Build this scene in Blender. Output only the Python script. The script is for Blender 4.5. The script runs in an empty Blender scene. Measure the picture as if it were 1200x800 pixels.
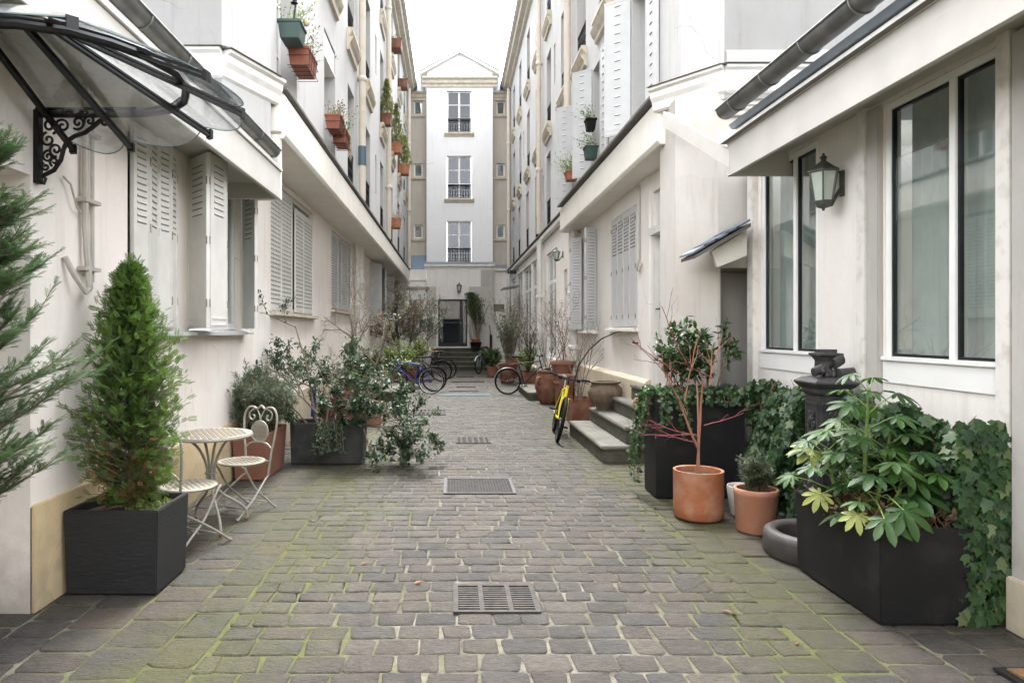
import bpy, bmesh, math, random
import numpy as np
from mathutils import Vector, Matrix, Euler
R = math.radians
rnd = random.Random(7)
nr = np.random.RandomState(11)
scene = bpy.context.scene
COL = scene.collection
GZ = 0.0

# ---------------------------------------------------------------- materials
MATS = {}
def new_mat(name):
    m = bpy.data.materials.new(name); m.use_nodes = True
    nt = m.node_tree
    for n in list(nt.nodes): nt.nodes.remove(n)
    out = nt.nodes.new('ShaderNodeOutputMaterial')
    b = nt.nodes.new('ShaderNodeBsdfPrincipled')
    nt.links.new(b.outputs[0], out.inputs[0])
    return m, nt, b, out
def N(nt, typ, **kw):
    n = nt.nodes.new(typ)
    for k, v in kw.items():
        if k in n.inputs: n.inputs[k].default_value = v
        else: setattr(n, k, v)
    return n
def rgb(c): return (c[0], c[1], c[2], 1.0)
def mixc(nt, fac, a, b, blend='MIX'):
    m = nt.nodes.new('ShaderNodeMix'); m.data_type = 'RGBA'; m.blend_type = blend
    if isinstance(fac, (int, float)): m.inputs[0].default_value = fac
    else: nt.links.new(fac, m.inputs[0])
    for i, v in ((6, a), (7, b)):
        if isinstance(v, tuple): m.inputs[i].default_value = rgb(v)
        else: nt.links.new(v, m.inputs[i])
    return m.outputs[2]
def noise(nt, scale, detail=5, rough=.6, vec=None, stretch=None):
    n = nt.nodes.new('ShaderNodeTexNoise'); n.inputs['Scale'].default_value = scale
    n.inputs['Detail'].default_value = detail; n.inputs['Roughness'].default_value = rough
    if stretch or vec is None:
        tc = nt.nodes.new('ShaderNodeTexCoord'); v = tc.outputs['Object']
        if stretch:
            mp = nt.nodes.new('ShaderNodeMapping'); mp.inputs['Scale'].default_value = stretch
            nt.links.new(v, mp.inputs[0]); v = mp.outputs[0]
        nt.links.new(v, n.inputs['Vector'])
    else: nt.links.new(vec, n.inputs['Vector'])
    return n.outputs['Fac']
def ramp(nt, fac, a, b):
    r = nt.nodes.new('ShaderNodeMapRange'); r.inputs['From Min'].default_value = a; r.inputs['From Max'].default_value = b
    nt.links.new(fac, r.inputs['Value']); return r.outputs[0]
def math_(nt, op, a, b=None):
    m = nt.nodes.new('ShaderNodeMath'); m.operation = op
    for i, v in ((0, a), (1, b)):
        if v is None: continue
        if isinstance(v, (int, float)): m.inputs[i].default_value = v
        else: nt.links.new(v, m.inputs[i])
    return m.outputs[0]
def bump(nt, b, h, strength=.3, dist=.01):
    bp = nt.nodes.new('ShaderNodeBump'); bp.inputs['Strength'].default_value = strength
    bp.inputs['Distance'].default_value = dist
    nt.links.new(h, bp.inputs['Height']); nt.links.new(bp.outputs[0], b.inputs['Normal'])
def simple(name, c, rough=.6, metal=0., var=.15, scale=8, bmp=.2, bscale=60, c2=None, stretch=None, spec=.5, lo=.35, hi=.65, bdist=.004):
    m, nt, b, out = new_mat(name)
    d = c2 if c2 else tuple(v*(1-var) for v in c)
    f = ramp(nt, noise(nt, scale, stretch=stretch), lo, hi)
    nt.links.new(mixc(nt, f, c, d), b.inputs['Base Color'])
    b.inputs['Roughness'].default_value = rough; b.inputs['Metallic'].default_value = metal
    b.inputs['Specular IOR Level'].default_value = spec
    if bmp: bump(nt, b, noise(nt, bscale, 4, stretch=stretch), bmp, bdist)
    MATS[name] = m; return m
def plaster(name, c, stain, amt=.5, bmp=.25, streak=True):
    m, nt, b, out = new_mat(name)
    big = ramp(nt, noise(nt, .9, 6, .65), .42, .75)
    col = mixc(nt, math_(nt, 'MULTIPLY', big, amt), c, stain)
    if streak:
        st = ramp(nt, noise(nt, 3.0, 5, .7, stretch=(3, 3, .25)), .52, .8)
        col = mixc(nt, math_(nt, 'MULTIPLY', st, amt*1.1), col, tuple(v*.72 for v in stain))
    fn = ramp(nt, noise(nt, 25, 4), .3, .7)
    col = mixc(nt, math_(nt, 'MULTIPLY', fn, .22), col, tuple(v*.8 for v in c))
    # a few fine hairline cracks
    vo = nt.nodes.new('ShaderNodeTexVoronoi'); vo.feature = 'DISTANCE_TO_EDGE'; vo.inputs['Scale'].default_value = .55
    tc = nt.nodes.new('ShaderNodeTexCoord'); mx = nt.nodes.new('ShaderNodeMix'); mx.data_type='VECTOR'
    nz = nt.nodes.new('ShaderNodeTexNoise'); nz.inputs['Scale'].default_value = 2.5; nz.inputs['Detail'].default_value=6
    nt.links.new(tc.outputs['Object'], nz.inputs['Vector'])
    mx.inputs[0].default_value = .25
    nt.links.new(tc.outputs['Object'], mx.inputs[4]); nt.links.new(nz.outputs['Color'], mx.inputs[5])
    nt.links.new(mx.outputs[1], vo.inputs['Vector'])
    cr = ramp(nt, vo.outputs['Distance'], .0025, .0)
    msk = ramp(nt, noise(nt, .8, 2), .55, .62)
    col = mixc(nt, math_(nt, 'MULTIPLY', math_(nt, 'MULTIPLY', cr, msk), .5), col, tuple(v*.4 for v in stain))
    ge = nt.nodes.new('ShaderNodeNewGeometry'); sp = nt.nodes.new('ShaderNodeSeparateXYZ'); nt.links.new(ge.outputs['Position'], sp.inputs[0])
    dz = math_(nt, 'ADD', sp.outputs[2], math_(nt, 'MULTIPLY', noise(nt, 5, 5, .7), -1.1))
    dm = ramp(nt, dz, .05, -.55)
    col = mixc(nt, math_(nt, 'MULTIPLY', dm, .55), col, (.26, .23, .17))
    pt = ramp(nt, noise(nt, .7, 3, .5, stretch=(1, 1, 1.3)), .60, .615)
    col = mixc(nt, math_(nt, 'MULTIPLY', pt, .22*amt*2), col, tuple(min(.85, v*1.12) for v in c))
    nt.links.new(col, b.inputs['Base Color'])
    b.inputs['Roughness'].default_value = .9; b.inputs['Specular IOR Level'].default_value = .2
    h = math_(nt, 'ADD', noise(nt, 140, 3), math_(nt, 'MULTIPLY', noise(nt, 4, 4), 3.0))
    bump(nt, b, h, bmp, .006)
    MATS[name] = m; return m

plaster('plaster_cream', (.83, .775, .73), (.71, .64, .58), .5)
plaster('plaster_cool', (.76, .73, .70), (.62, .58, .53), .5)
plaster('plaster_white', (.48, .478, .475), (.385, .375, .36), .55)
plaster('plaster_white_shaded', (.265, .26, .255), (.20, .195, .185), .6)  # white plaster darkened for the front walls, shade put into its colour against clipping
plaster('plaster_bright', (.80, .80, .81), (.70, .69, .68), .35)
plaster('plaster_grey', (.52, .48, .42), (.42, .385, .335), .6)
plaster('plaster_concrete', (.44, .42, .40), (.34, .33, .31), .6)
plaster('stone_block', (.50, .48, .455), (.42, .36, .30), .6)
plaster('plinth_yellow', (.66, .52, .32), (.44, .34, .22), .6)
plaster('plinth_beige', (.55, .48, .38), (.50, .40, .28), .5)
plaster('patch_blue', (.25, .32, .40), (.22, .28, .34), .4)
simple('moulding', (.60, .54, .44), .8, var=.25, scale=6)
simple('moulding_white', (.74, .72, .68), .8, var=.15, scale=5)
simple('fascia_white', (.50, .48, .45), .55, var=.10, scale=3, bmp=.08)
simple('fascia_cream', (.74, .71, .65), .5, var=.1, scale=3, bmp=.06)
simple('zinc', (.10, .105, .10), .42, .55, c2=(.17, .17, .16), scale=6, bmp=.1)
simple('zinc_roof', (.20, .24, .29), .5, .4, c2=(.28, .31, .35), scale=3, bmp=.1)
simple('metal_cap', (.14, .13, .12), .5, .3, var=.3)
simple('shutter_paint', (.66, .65, .62), .45, var=.12, scale=4, bmp=.05)
simple('shutter_slot', (.20, .19, .175), .7, var=.2)
simple('shutter_grey', (.54, .545, .55), .45, var=.1, scale=4, bmp=.05)
simple('rust', (.22, .11, .06), .8, var=.4, scale=30)
simple('hinge_metal', (.30, .26, .22), .6, .3, c2=(.24, .15, .10), scale=30)
simple('pattern_tan', (.25, .21, .16), .8, var=.2, scale=30)
simple('white_paint', (.80, .80, .79), .35, var=.05, scale=4, bmp=.03)
simple('old_white_paint', (.66, .64, .61), .6, c2=(.48, .45, .41), scale=9, bmp=.15, lo=.5, hi=.75)
simple('black_frame', (.008, .009, .012), .35, var=.1, bmp=0, spec=.3)
simple('black_iron', (.007, .007, .008), .45, .0, var=.2, bmp=.05, spec=.3)
simple('old_iron', (.032, .032, .035), .5, .2, c2=(.065, .062, .062), scale=14, bmp=.3, bscale=40)
simple('lantern_iron', (.05, .055, .05), .5, .4, c2=(.09, .09, .08), scale=20, bmp=.1)
simple('lantern_glass', (.42, .47, .43), .35, var=.1, scale=10, bmp=.05)
simple('pipe_beige', (.60, .55, .47), .55, c2=(.52, .42, .31), scale=2.2, bmp=.05, lo=.5, hi=.8)
simple('pipe_white', (.66, .65, .62), .5, var=.1, scale=2, bmp=.04)
simple('pipe_blue', (.08, .13, .17), .5, var=.1)
simple('cable', (.45, .42, .38), .6)
simple('slate', (.10, .125, .165), .5, c2=(.18, .2, .24), scale=7, bmp=.3)
simple('terracotta', (.33, .115, .05), .8, c2=(.42, .27, .19), scale=5, bmp=.25, lo=.45, hi=.8)
simple('terracotta_pale', (.40, .175, .105), .85, c2=(.46, .27, .19), scale=5, bmp=.2, lo=.42, hi=.8)
simple('terracotta_brown', (.145, .048, .026), .75, c2=(.25, .15, .10), scale=5, bmp=.25, lo=.42, hi=.75)
simple('urn_clay', (.16, .12, .083), .85, c2=(.09, .06, .04), scale=7, bmp=.3)
simple('clay_trough', (.23, .10, .065), .8, c2=(.18, .08, .05), scale=4, bmp=.1)
simple('planter_black', (.006, .0062, .007), .6, c2=(.030, .029, .027), scale=4, bmp=.2, bscale=90, spec=.35, lo=.52, hi=.9)
simple('stone_black', (.016, .017, .017), .75, c2=(.04, .04, .038), scale=5, bmp=.35, bscale=25)
simple('step_stone', (.155, .148, .128), .85, c2=(.085, .084, .066), scale=3.5, bmp=.4, bscale=20, bdist=.01)
simple('step_riser', (.085, .08, .058), .9, c2=(.04, .045, .027), scale=5, bmp=.5, bscale=18, bdist=.012)
simple('basin_stone', (.030, .031, .032), .6, c2=(.060, .050, .045), scale=6, bmp=.3)
simple('soil', (.055, .037, .026), .95, c2=(.09, .06, .04), scale=40, bmp=.9, bscale=60, bdist=.02)
simple('bark', (.13, .095, .07), .9, c2=(.19, .15, .115), scale=25, bmp=.5)
simple('bark_pale', (.22, .18, .14), .9, c2=(.14, .11, .085), scale=25, bmp=.4)
simple('bark_dark', (.045, .032, .027), .9, var=.3, scale=25, bmp=.3)
simple('bark_red', (.30, .105, .065), .7, c2=(.24, .14, .085), scale=18, bmp=.2)
simple('twig_red', (.20, .045, .055), .6, var=.2)
simple('twig_brown', (.19, .095, .055), .8, var=.3, scale=30)
simple('stem_green', (.17, .24, .06), .6, var=.2)
simple('cream_iron', (.31, .31, .28), .5, .1, c2=(.27, .25, .20), scale=14, bmp=.1)
simple('rubber', (.007, .007, .007), .8, bmp=.1, spec=.2)
simple('steel', (.40, .40, .40), .32, .9, bmp=0)
simple('bike_blue', (.02, .035, .30), .3, .1, bmp=0)
simple('bike_black', (.006, .006, .007), .45, bmp=0, spec=.25)
simple('bike_yellow', (.72, .60, .02), .3, bmp=0)
simple('bike_white', (.6, .6, .6), .35, bmp=0)
simple('bike_pale_blue', (.18, .33, .50), .35, bmp=0)
simple('bike_red', (.10, .03, .03), .4, bmp=0)
simple('leather_brown', (.20, .07, .03), .5)
simple('saddle_black', (.010, .010, .011), .55, bmp=.1)
simple('spoke', (.16, .16, .16), .5, .6, bmp=0)
simple('grate_iron', (.035, .033, .032), .75, .0, c2=(.065, .055, .05), spec=.25, scale=20, bmp=.3)
simple('pit_shade', (.006, .006, .006), .9, bmp=0)
simple('glass_block', (.10, .15, .165), .3, var=.1, scale=8)
simple('coir', (.16, .085, .03), .95, c2=(.10, .05, .02), scale=60, bmp=1., bscale=200, bdist=.01)
simple('curtain_light', (.68, .70, .68), .9, var=.25, scale=3, bmp=0)
simple('curtain_mid', (.22, .24, .26), .9, c2=(.12, .13, .15), scale=2, bmp=0)
simple('dark_room', (.03, .033, .038), .9, c2=(.07, .075, .08), scale=1.5, bmp=0)
simple('bronze', (.09, .075, .055), .5, .4)
simple('bronze_light', (.34, .31, .25), .5, .3)
simple('plastic_green', (.018, .05, .042), .5, bmp=0)
simple('plastic_orange', (.27, .085, .045), .6, c2=(.20, .06, .035), scale=12, bmp=0)
simple('louver_vent', (.42, .38, .25), .7)
simple('pink_flower', (.45, .12, .18), .7)

def glassy(name, tint=(.9,.95,.95), base=.06, rough=.02, tr=1.0):
    m, nt, b, out = new_mat(name); nt.nodes.remove(b)
    t = nt.nodes.new('ShaderNodeBsdfTransparent'); t.inputs[0].default_value = rgb(tint)
    g = nt.nodes.new('ShaderNodeBsdfGlossy'); g.inputs['Roughness'].default_value = rough
    f = nt.nodes.new('ShaderNodeLayerWeight'); f.inputs[0].default_value = .5
    a = math_(nt, 'ADD', math_(nt, 'MULTIPLY', math_(nt, 'POWER', f.outputs['Facing'], 3.5), .85), base)
    a.node.use_clamp = True
    mx = nt.nodes.new('ShaderNodeMixShader')
    nt.links.new(a, mx.inputs[0]); nt.links.new(t.outputs[0], mx.inputs[1]); nt.links.new(g.outputs[0], mx.inputs[2])
    nt.links.new(mx.outputs[0], out.inputs[0]); MATS[name] = m; return m
glassy('glass', (.86, .90, .89), .13)
glassy('glass_dark', (.45, .50, .56), .05)
glassy('glass_awning', (.93, .95, .97), .05, .08)

# polycarbonate canopy: a little grime in the sheet
def awning_mat():
    m = MATS['glass_awning']; nt = m.node_tree
    out = [n for n in nt.nodes if n.type == 'OUTPUT_MATERIAL'][0]
    mx = out.inputs[0].links[0].from_node
    d = nt.nodes.new('ShaderNodeBsdfDiffuse'); d.inputs[0].default_value = (.72, .76, .80, 1)
    f = ramp(nt, noise(nt, 7, 8, .75), .46, .85)
    m2 = nt.nodes.new('ShaderNodeMixShader')
    nt.links.new(math_(nt, 'ADD', math_(nt, 'MULTIPLY', f, .22), .01), m2.inputs[0])
    nt.links.new(mx.outputs[0], m2.inputs[1]); nt.links.new(d.outputs[0], m2.inputs[2])
    nt.links.new(m2.outputs[0], out.inputs[0])
awning_mat()

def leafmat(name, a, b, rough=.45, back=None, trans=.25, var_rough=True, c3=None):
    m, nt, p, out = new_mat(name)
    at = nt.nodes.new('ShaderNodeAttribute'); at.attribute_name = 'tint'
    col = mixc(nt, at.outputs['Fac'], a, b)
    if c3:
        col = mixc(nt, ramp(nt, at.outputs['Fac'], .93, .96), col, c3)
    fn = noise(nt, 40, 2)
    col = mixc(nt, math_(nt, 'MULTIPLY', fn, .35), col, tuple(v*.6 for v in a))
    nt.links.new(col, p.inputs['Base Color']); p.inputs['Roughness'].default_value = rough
    p.inputs['Specular IOR Level'].default_value = .45
    if trans:
        tr = nt.nodes.new('ShaderNodeBsdfTranslucent'); nt.links.new(mixc(nt, .5, col, tuple(min(1, v*2) for v in b)), tr.inputs[0])
        mx = nt.nodes.new('ShaderNodeMixShader'); mx.inputs[0].default_value = trans
        nt.links.new(p.outputs[0], mx.inputs[1]); nt.links.new(tr.outputs[0], mx.inputs[2])
        nt.links.new(mx.outputs[0], out.inputs[0])
    MATS[name] = m
leafmat('leaf_thuja', (.022, .058, .010), (.15, .26, .045), .6)
leafmat('leaf_thuja_brown', (.14, .07, .03), (.26, .13, .05), .8)
leafmat('leaf_cypress', (.030, .080, .034), (.105, .185, .062), .65)
leafmat('leaf_rosemary', (.045, .070, .038), (.12, .15, .085), .6)
leafmat('leaf_ivy', (.012, .038, .013), (.058, .120, .038), .40, c3=(.14, .18, .08))
leafmat('leaf_camellia', (.014, .040, .011), (.050, .10, .025), .28)
leafmat('leaf_dark', (.018, .042, .020), (.065, .105, .048), .55)
leafmat('leaf_fatsia', (.016, .055, .012), (.060, .130, .024), .5, c3=(.30, .33, .08))
leafmat('leaf_lime', (.08, .12, .02), (.17, .21, .04), .5, trans=.3)
leafmat('leaf_box', (.025, .055, .012), (.07, .11, .025), .5)
leafmat('leaf_moss', (.065, .11, .02), (.16, .22, .045), .6, trans=.3)
leafmat('leaf_dry', (.09, .055, .03), (.18, .12, .065), .8)
leafmat('leaf_yellow_cedar', (.09, .115, .022), (.18, .20, .05), .6)

# paving stones
def sett_mat():
    m, nt, b, out = new_mat('sett_stone')
    at = nt.nodes.new('ShaderNodeAttribute'); at.attribute_name = 'tint'
    cr = nt.nodes.new('ShaderNodeValToRGB')
    el = cr.color_ramp.elements
    el[0].position = 0; el[0].color = (.052, .054, .062, 1)
    el[1].position = 1; el[1].color = (.24, .22, .195, 1)
    for p, c in ((.2, (.098, .086, .077)), (.4, (.124, .112, .097)), (.55, (.092, .098, .112)), (.7, (.170, .135, .112)), (.85, (.140, .133, .122))):
        e = el.new(p); e.color = (*c, 1)
    nt.links.new(at.outputs['Fac'], cr.inputs[0])
    f = ramp(nt, noise(nt, 30, 6, .7, stretch=(.6, 1.6, 1)), .3, .7)
    col = mixc(nt, math_(nt, 'MULTIPLY', f, .8), cr.outputs[0], (.062, .056, .051))
    f2 = ramp(nt, noise(nt, 9, 5, .7), .55, .8)
    col = mixc(nt, math_(nt, 'MULTIPLY', f2, .4), col, (.26, .245, .215))
    f3 = ramp(nt, noise(nt, 2.3, 8, .75), .48, .70)
    col = mixc(nt, math_(nt, 'MULTIPLY', f3, .5), col, (.22, .20, .165))
    f4 = ramp(nt, noise(nt, 70, 4, .7, stretch=(.45, 1.8, 1)), .35, .65)
    col = mixc(nt, math_(nt, 'MULTIPLY', f4, .40), col, (.045, .042, .040))
    mo = moss_mask(nt, .0)
    col = mixc(nt, math_(nt, 'MULTIPLY', mo, .7), col, (.120, .130, .035))
    col = mixc(nt, 1.0, col, (.50, .47, .425), 'MULTIPLY')
    nt.links.new(col, b.inputs['Base Color'])
    b.inputs['Roughness'].default_value = .68; b.inputs['Specular IOR Level'].default_value = .45
    rv = math_(nt, 'ADD', math_(nt, 'MULTIPLY', noise(nt, 6, 3), .35), .48); nt.links.new(rv, b.inputs['Roughness'])
    h = math_(nt, 'ADD', noise(nt, 45, 5, .7, stretch=(.5, 1.5, 1)), math_(nt, 'MULTIPLY', noise(nt, 12, 4, .6), 1.6))
    bump(nt, b, h, 1., .022)
    MATS['sett_stone'] = m
def moss_mask(nt, bias):
    tc = nt.nodes.new('ShaderNodeTexCoord'); sx = nt.nodes.new('ShaderNodeSeparateXYZ'); nt.links.new(tc.outputs['Object'], sx.inputs[0])
    def bell(c, w):
        a = math_(nt, 'SUBTRACT', sx.outputs[0], c); a = math_(nt, 'DIVIDE', a, w); a = math_(nt, 'MULTIPLY', a, a)
        a = math_(nt, 'MULTIPLY', a, -1.0); return math_(nt, 'EXPONENT', a)
    g = math_(nt, 'ADD', bell(-1.25, .75), bell(1.95, .6))
    y = ramp(nt, sx.outputs[1], 22, 9)
    g = math_(nt, 'MULTIPLY', g, y)
    n1 = noise(nt, 1.1, 6, .65); n2 = noise(nt, 14, 4, .7)
    s = math_(nt, 'ADD', math_(nt, 'ADD', math_(nt, 'MULTIPLY', g, .30), math_(nt, 'MULTIPLY', n1, .75)), math_(nt, 'MULTIPLY', n2, .28))
    return ramp(nt, math_(nt, 'ADD', s, bias), .66, .90)
sett_mat()
def joint_mat():
    m, nt, b, out = new_mat('sand_joint')
    mo = moss_mask(nt, .16)
    sand = mixc(nt, ramp(nt, noise(nt, 3, 7, .7), .38, .62), (.165, .150, .122), (.045, .040, .032))
    moss = mixc(nt, ramp(nt, noise(nt, 30, 4), .3, .7), (.092, .098, .026), (.045, .050, .016))
    nt.links.new(mixc(nt, mo, sand, moss), b.inputs['Base Color'])
    b.inputs['Roughness'].default_value = .95
    bump(nt, b, noise(nt, 120, 4), .8, .01)
    MATS['sand_joint'] = m
joint_mat()

# ---------------------------------------------------------------- mesh helpers
def wpos(o):
    v = Vector((0, 0, 0))
    while o is not None: v = v + o.location; o = o.parent
    return v
class Pl:
    """vertical working plane: origin xy, direction along the wall, outward normal"""
    def __init__(s, o, d, n): s.o = Vector((o[0], o[1], 0)); s.d = Vector((d[0], d[1], 0)).normalized(); s.n = Vector((n[0], n[1], 0)).normalized()
    def p(s, u, z, out=0.): return s.o + s.d*u + s.n*out + Vector((0, 0, z))
def LP(x): return Pl((x, 0), (0, 1), (1, 0))
def RP(x): return Pl((x, 0), (0, 1), (-1, 0))
def FP(y): return Pl((0, y), (1, 0), (0, -1))
class MB:
    def __init__(s): s.v = []; s.f = []; s.mi = []; s.m = 0; s.M = None
    def add(s, vs, fs):
        b = len(s.v)
        if s.M is not None: vs = [s.M @ Vector(v) for v in vs]
        s.v += [tuple(v) for v in vs]; s.f += [tuple(i+b for i in f) for f in fs]; s.mi += [s.m]*len(fs)
        return s
    def hexa(s, c):  # 8 corners: bottom 4 loop, top 4 loop
        return s.add(c, [(0, 3, 2, 1), (4, 5, 6, 7), (0, 1, 5, 4), (1, 2, 6, 5), (2, 3, 7, 6), (3, 0, 4, 7)])
    def box(s, x0, x1, y0, y1, z0, z1, tx=0, ty=0):
        return s.hexa([(x0+tx, y0+ty, z0), (x1-tx, y0+ty, z0), (x1-tx, y1-ty, z0), (x0+tx, y1-ty, z0), (x0, y0, z1), (x1, y0, z1), (x1, y1, z1), (x0, y1, z1)])
    def pbox(s, P, u0, u1, z0, z1, o0, o1):
        return s.hexa([P.p(u0, z0, o0), P.p(u1, z0, o0), P.p(u1, z0, o1), P.p(u0, z0, o1), P.p(u0, z1, o0), P.p(u1, z1, o0), P.p(u1, z1, o1), P.p(u0, z1, o1)])
    def quad(s, a, b, c, d): return s.add([a, b, c, d], [(0, 1, 2, 3)])
    def pquad(s, P, u0, u1, z0, z1, o): return s.quad(P.p(u0, z0, o), P.p(u1, z0, o), P.p(u1, z1, o), P.p(u0, z1, o))
    def sweep(s, P, prof, u0, u1):
        """profile [(out,z)] swept along the wall"""
        n = len(prof)
        vs = [P.p(u0, z, o) for o, z in prof] + [P.p(u1, z, o) for o, z in prof]
        fs = [(i, (i+1) % n, n+(i+1) % n, n+i) for i in range(n)] + [tuple(range(n-1, -1, -1)), tuple(range(n, 2*n))]
        return s.add(vs, fs)
    def tube(s, pts, r, n=8, cap=True, closed=False):
        pts = [Vector(p) for p in pts]; m = len(pts)
        rs = r if isinstance(r, (list, tuple)) else [r]*m
        vs = []; prev = None
        for i, p in enumerate(pts):
            if closed: t = pts[(i+1) % m]-pts[i-1]
            else: t = pts[min(i+1, m-1)]-pts[max(i-1, 0)]
            if t.length < 1e-9: t = Vector((0, 0, 1))
            t.normalize()
            if prev is None:
                a = Vector((0, 0, 1)) if abs(t.z) < .9 else Vector((1, 0, 0))
                x = t.cross(a).normalized()
            else:
                x = prev - t*prev.dot(t)
                if x.length < 1e-6: x = t.cross(Vector((0, 0, 1)))
                x.normalize()
            prev = x; y = t.cross(x)
            for k in range(n):
                an = 2*math.pi*k/n
                vs.append(p + x*(rs[i]*math.cos(an)) + y*(rs[i]*math.sin(an)))
        fs = []
        for i in range(m if closed else m-1):
            j = (i+1) % m
            for k in range(n):
                fs.append((i*n+k, i*n+(k+1) % n, j*n+(k+1) % n, j*n+k))
        if cap and not closed: fs += [tuple(range(n-1, -1, -1)), tuple(range((m-1)*n, m*n))]
        return s.add(vs, fs)
    def lathe(s, prof, c=(0, 0, 0), n=32, ax='z', cap=True):
        vs = []; m = len(prof)
        for r, z in prof:
            for k in range(n):
                a = 2*math.pi*k/n
                q = (r*math.cos(a), r*math.sin(a), z)
                if ax == 'y': q = (q[0], q[2], q[1])
                if ax == 'x': q = (q[2], q[0], q[1])
                vs.append((c[0]+q[0], c[1]+q[1], c[2]+q[2]))
        fs = [(i*n+k, i*n+(k+1) % n, (i+1)*n+(k+1) % n, (i+1)*n+k) for i in range(m-1) for k in range(n)]
        if cap and prof[0][0] > 1e-5: fs.append(tuple(range(n-1, -1, -1)))
        if cap and prof[-1][0] > 1e-5: fs.append(tuple(range((m-1)*n, m*n)))
        return s.add(vs, fs)
    def ball(s, c, r, n=10, sc=(1, 1, 1)):
        vs = []; fs = []; m = n//2+1
        for i in range(m):
            t = math.pi*i/(m-1)
            for k in range(n):
                a = 2*math.pi*k/n
                vs.append((c[0]+r*sc[0]*math.sin(t)*math.cos(a), c[1]+r*sc[1]*math.sin(t)*math.sin(a), c[2]+r*sc[2]*math.cos(t)))
        fs = [(i*n+k, i*n+(k+1) % n, (i+1)*n+(k+1) % n, (i+1)*n+k) for i in range(m-1) for k in range(n)]
        return s.add(vs, fs)
    def build(s, name, mat, parent=None, smooth=False, local=False, bevel=0, bseg=2, angle=None):
        me = bpy.data.meshes.new(name)
        off = Vector((0, 0, 0)) if (local or parent is None) else wpos(parent)
        me.from_pydata([(v[0]-off.x, v[1]-off.y, v[2]-off.z) for v in s.v], [], s.f)
        mats = mat if isinstance(mat, (list, tuple)) else [mat]
        for q in mats: me.materials.append(MATS[q])
        if len(mats) > 1: me.polygons.foreach_set('material_index', s.mi)
        bm = bmesh.new(); bm.from_mesh(me)
        bmesh.ops.remove_doubles(bm, verts=bm.verts, dist=1e-5)
        bmesh.ops.recalc_face_normals(bm, faces=bm.faces)
        if bevel:
            es = [e for e in bm.edges if len(e.link_faces) == 2 and e.calc_face_angle(0) > .6]
            bmesh.ops.bevel(bm, geom=es, offset=bevel, segments=bseg, affect='EDGES', clamp_overlap=True)
        bm.to_mesh(me); bm.free()
        o = bpy.data.objects.new(name, me); COL.objects.link(o); o.parent = parent
        if smooth:
            me.polygons.foreach_set('use_smooth', [True]*len(me.polygons))
            try: me.set_sharp_from_angle(angle=R(angle or 40))
            except Exception: pass
        me.update()
        return o
def tag(o, label, cat, group=None, kind=None):
    if label: o['label'] = label
    if cat: o['category'] = cat
    if group: o['group'] = group
    if kind: o['kind'] = kind
    return o
def thing(name, label, cat, loc=(0, 0, 0), group=None, rz=0):
    o = bpy.data.objects.new(name, None); COL.objects.link(o); o.empty_display_size = .1
    o.location = loc; o.rotation_euler = (0, 0, rz)
    return tag(o, label, cat, group)
def copy_tree(o, parent=None):
    c = o.copy(); COL.objects.link(c); c.parent = parent
    for ch in list(o.children): copy_tree(ch, c)
    return c

# wall with real openings and reveals
def wall(mb, P, u0, u1, z0, z1, holes, depth=.2):
    us = sorted({u0, u1, *[h[0] for h in holes], *[h[1] for h in holes]}); zs = sorted({z0, z1, *[h[2] for h in holes], *[h[3] for h in holes]})
    us = [u for u in us if u0 <= u <= u1]; zs = [z for z in zs if z0 <= z <= z1]
    for i in range(len(us)-1):
        for j in range(len(zs)-1):
            uc = (us[i]+us[i+1])/2; zc = (zs[j]+zs[j+1])/2
            if any(h[0] < uc < h[1] and h[2] < zc < h[3] for h in holes): continue
            mb.pquad(P, us[i], us[i+1], zs[j], zs[j+1], 0)
    for h in holes:
        d = -(h[4] if len(h) > 4 else depth); a, b, c, e = h[0], h[1], max(h[2], z0), min(h[3], z1)
        mb.quad(P.p(a, c, 0), P.p(a, e, 0), P.p(a, e, d), P.p(a, c, d)); mb.quad(P.p(b, c, 0), P.p(b, e, 0), P.p(b, e, d), P.p(b, c, d))
        mb.quad(P.p(a, e, 0), P.p(b, e, 0), P.p(b, e, d), P.p(a, e, d)); mb.quad(P.p(a, c, 0), P.p(b, c, 0), P.p(b, c, d), P.p(a, c, d))
SILL = [(0, 0), (.11, 0), (.11, -.05), (.085, -.06), (.085, -.09), (.05, -.115), (.05, -.14), (.02, -.17), (0, -.17)]
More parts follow.
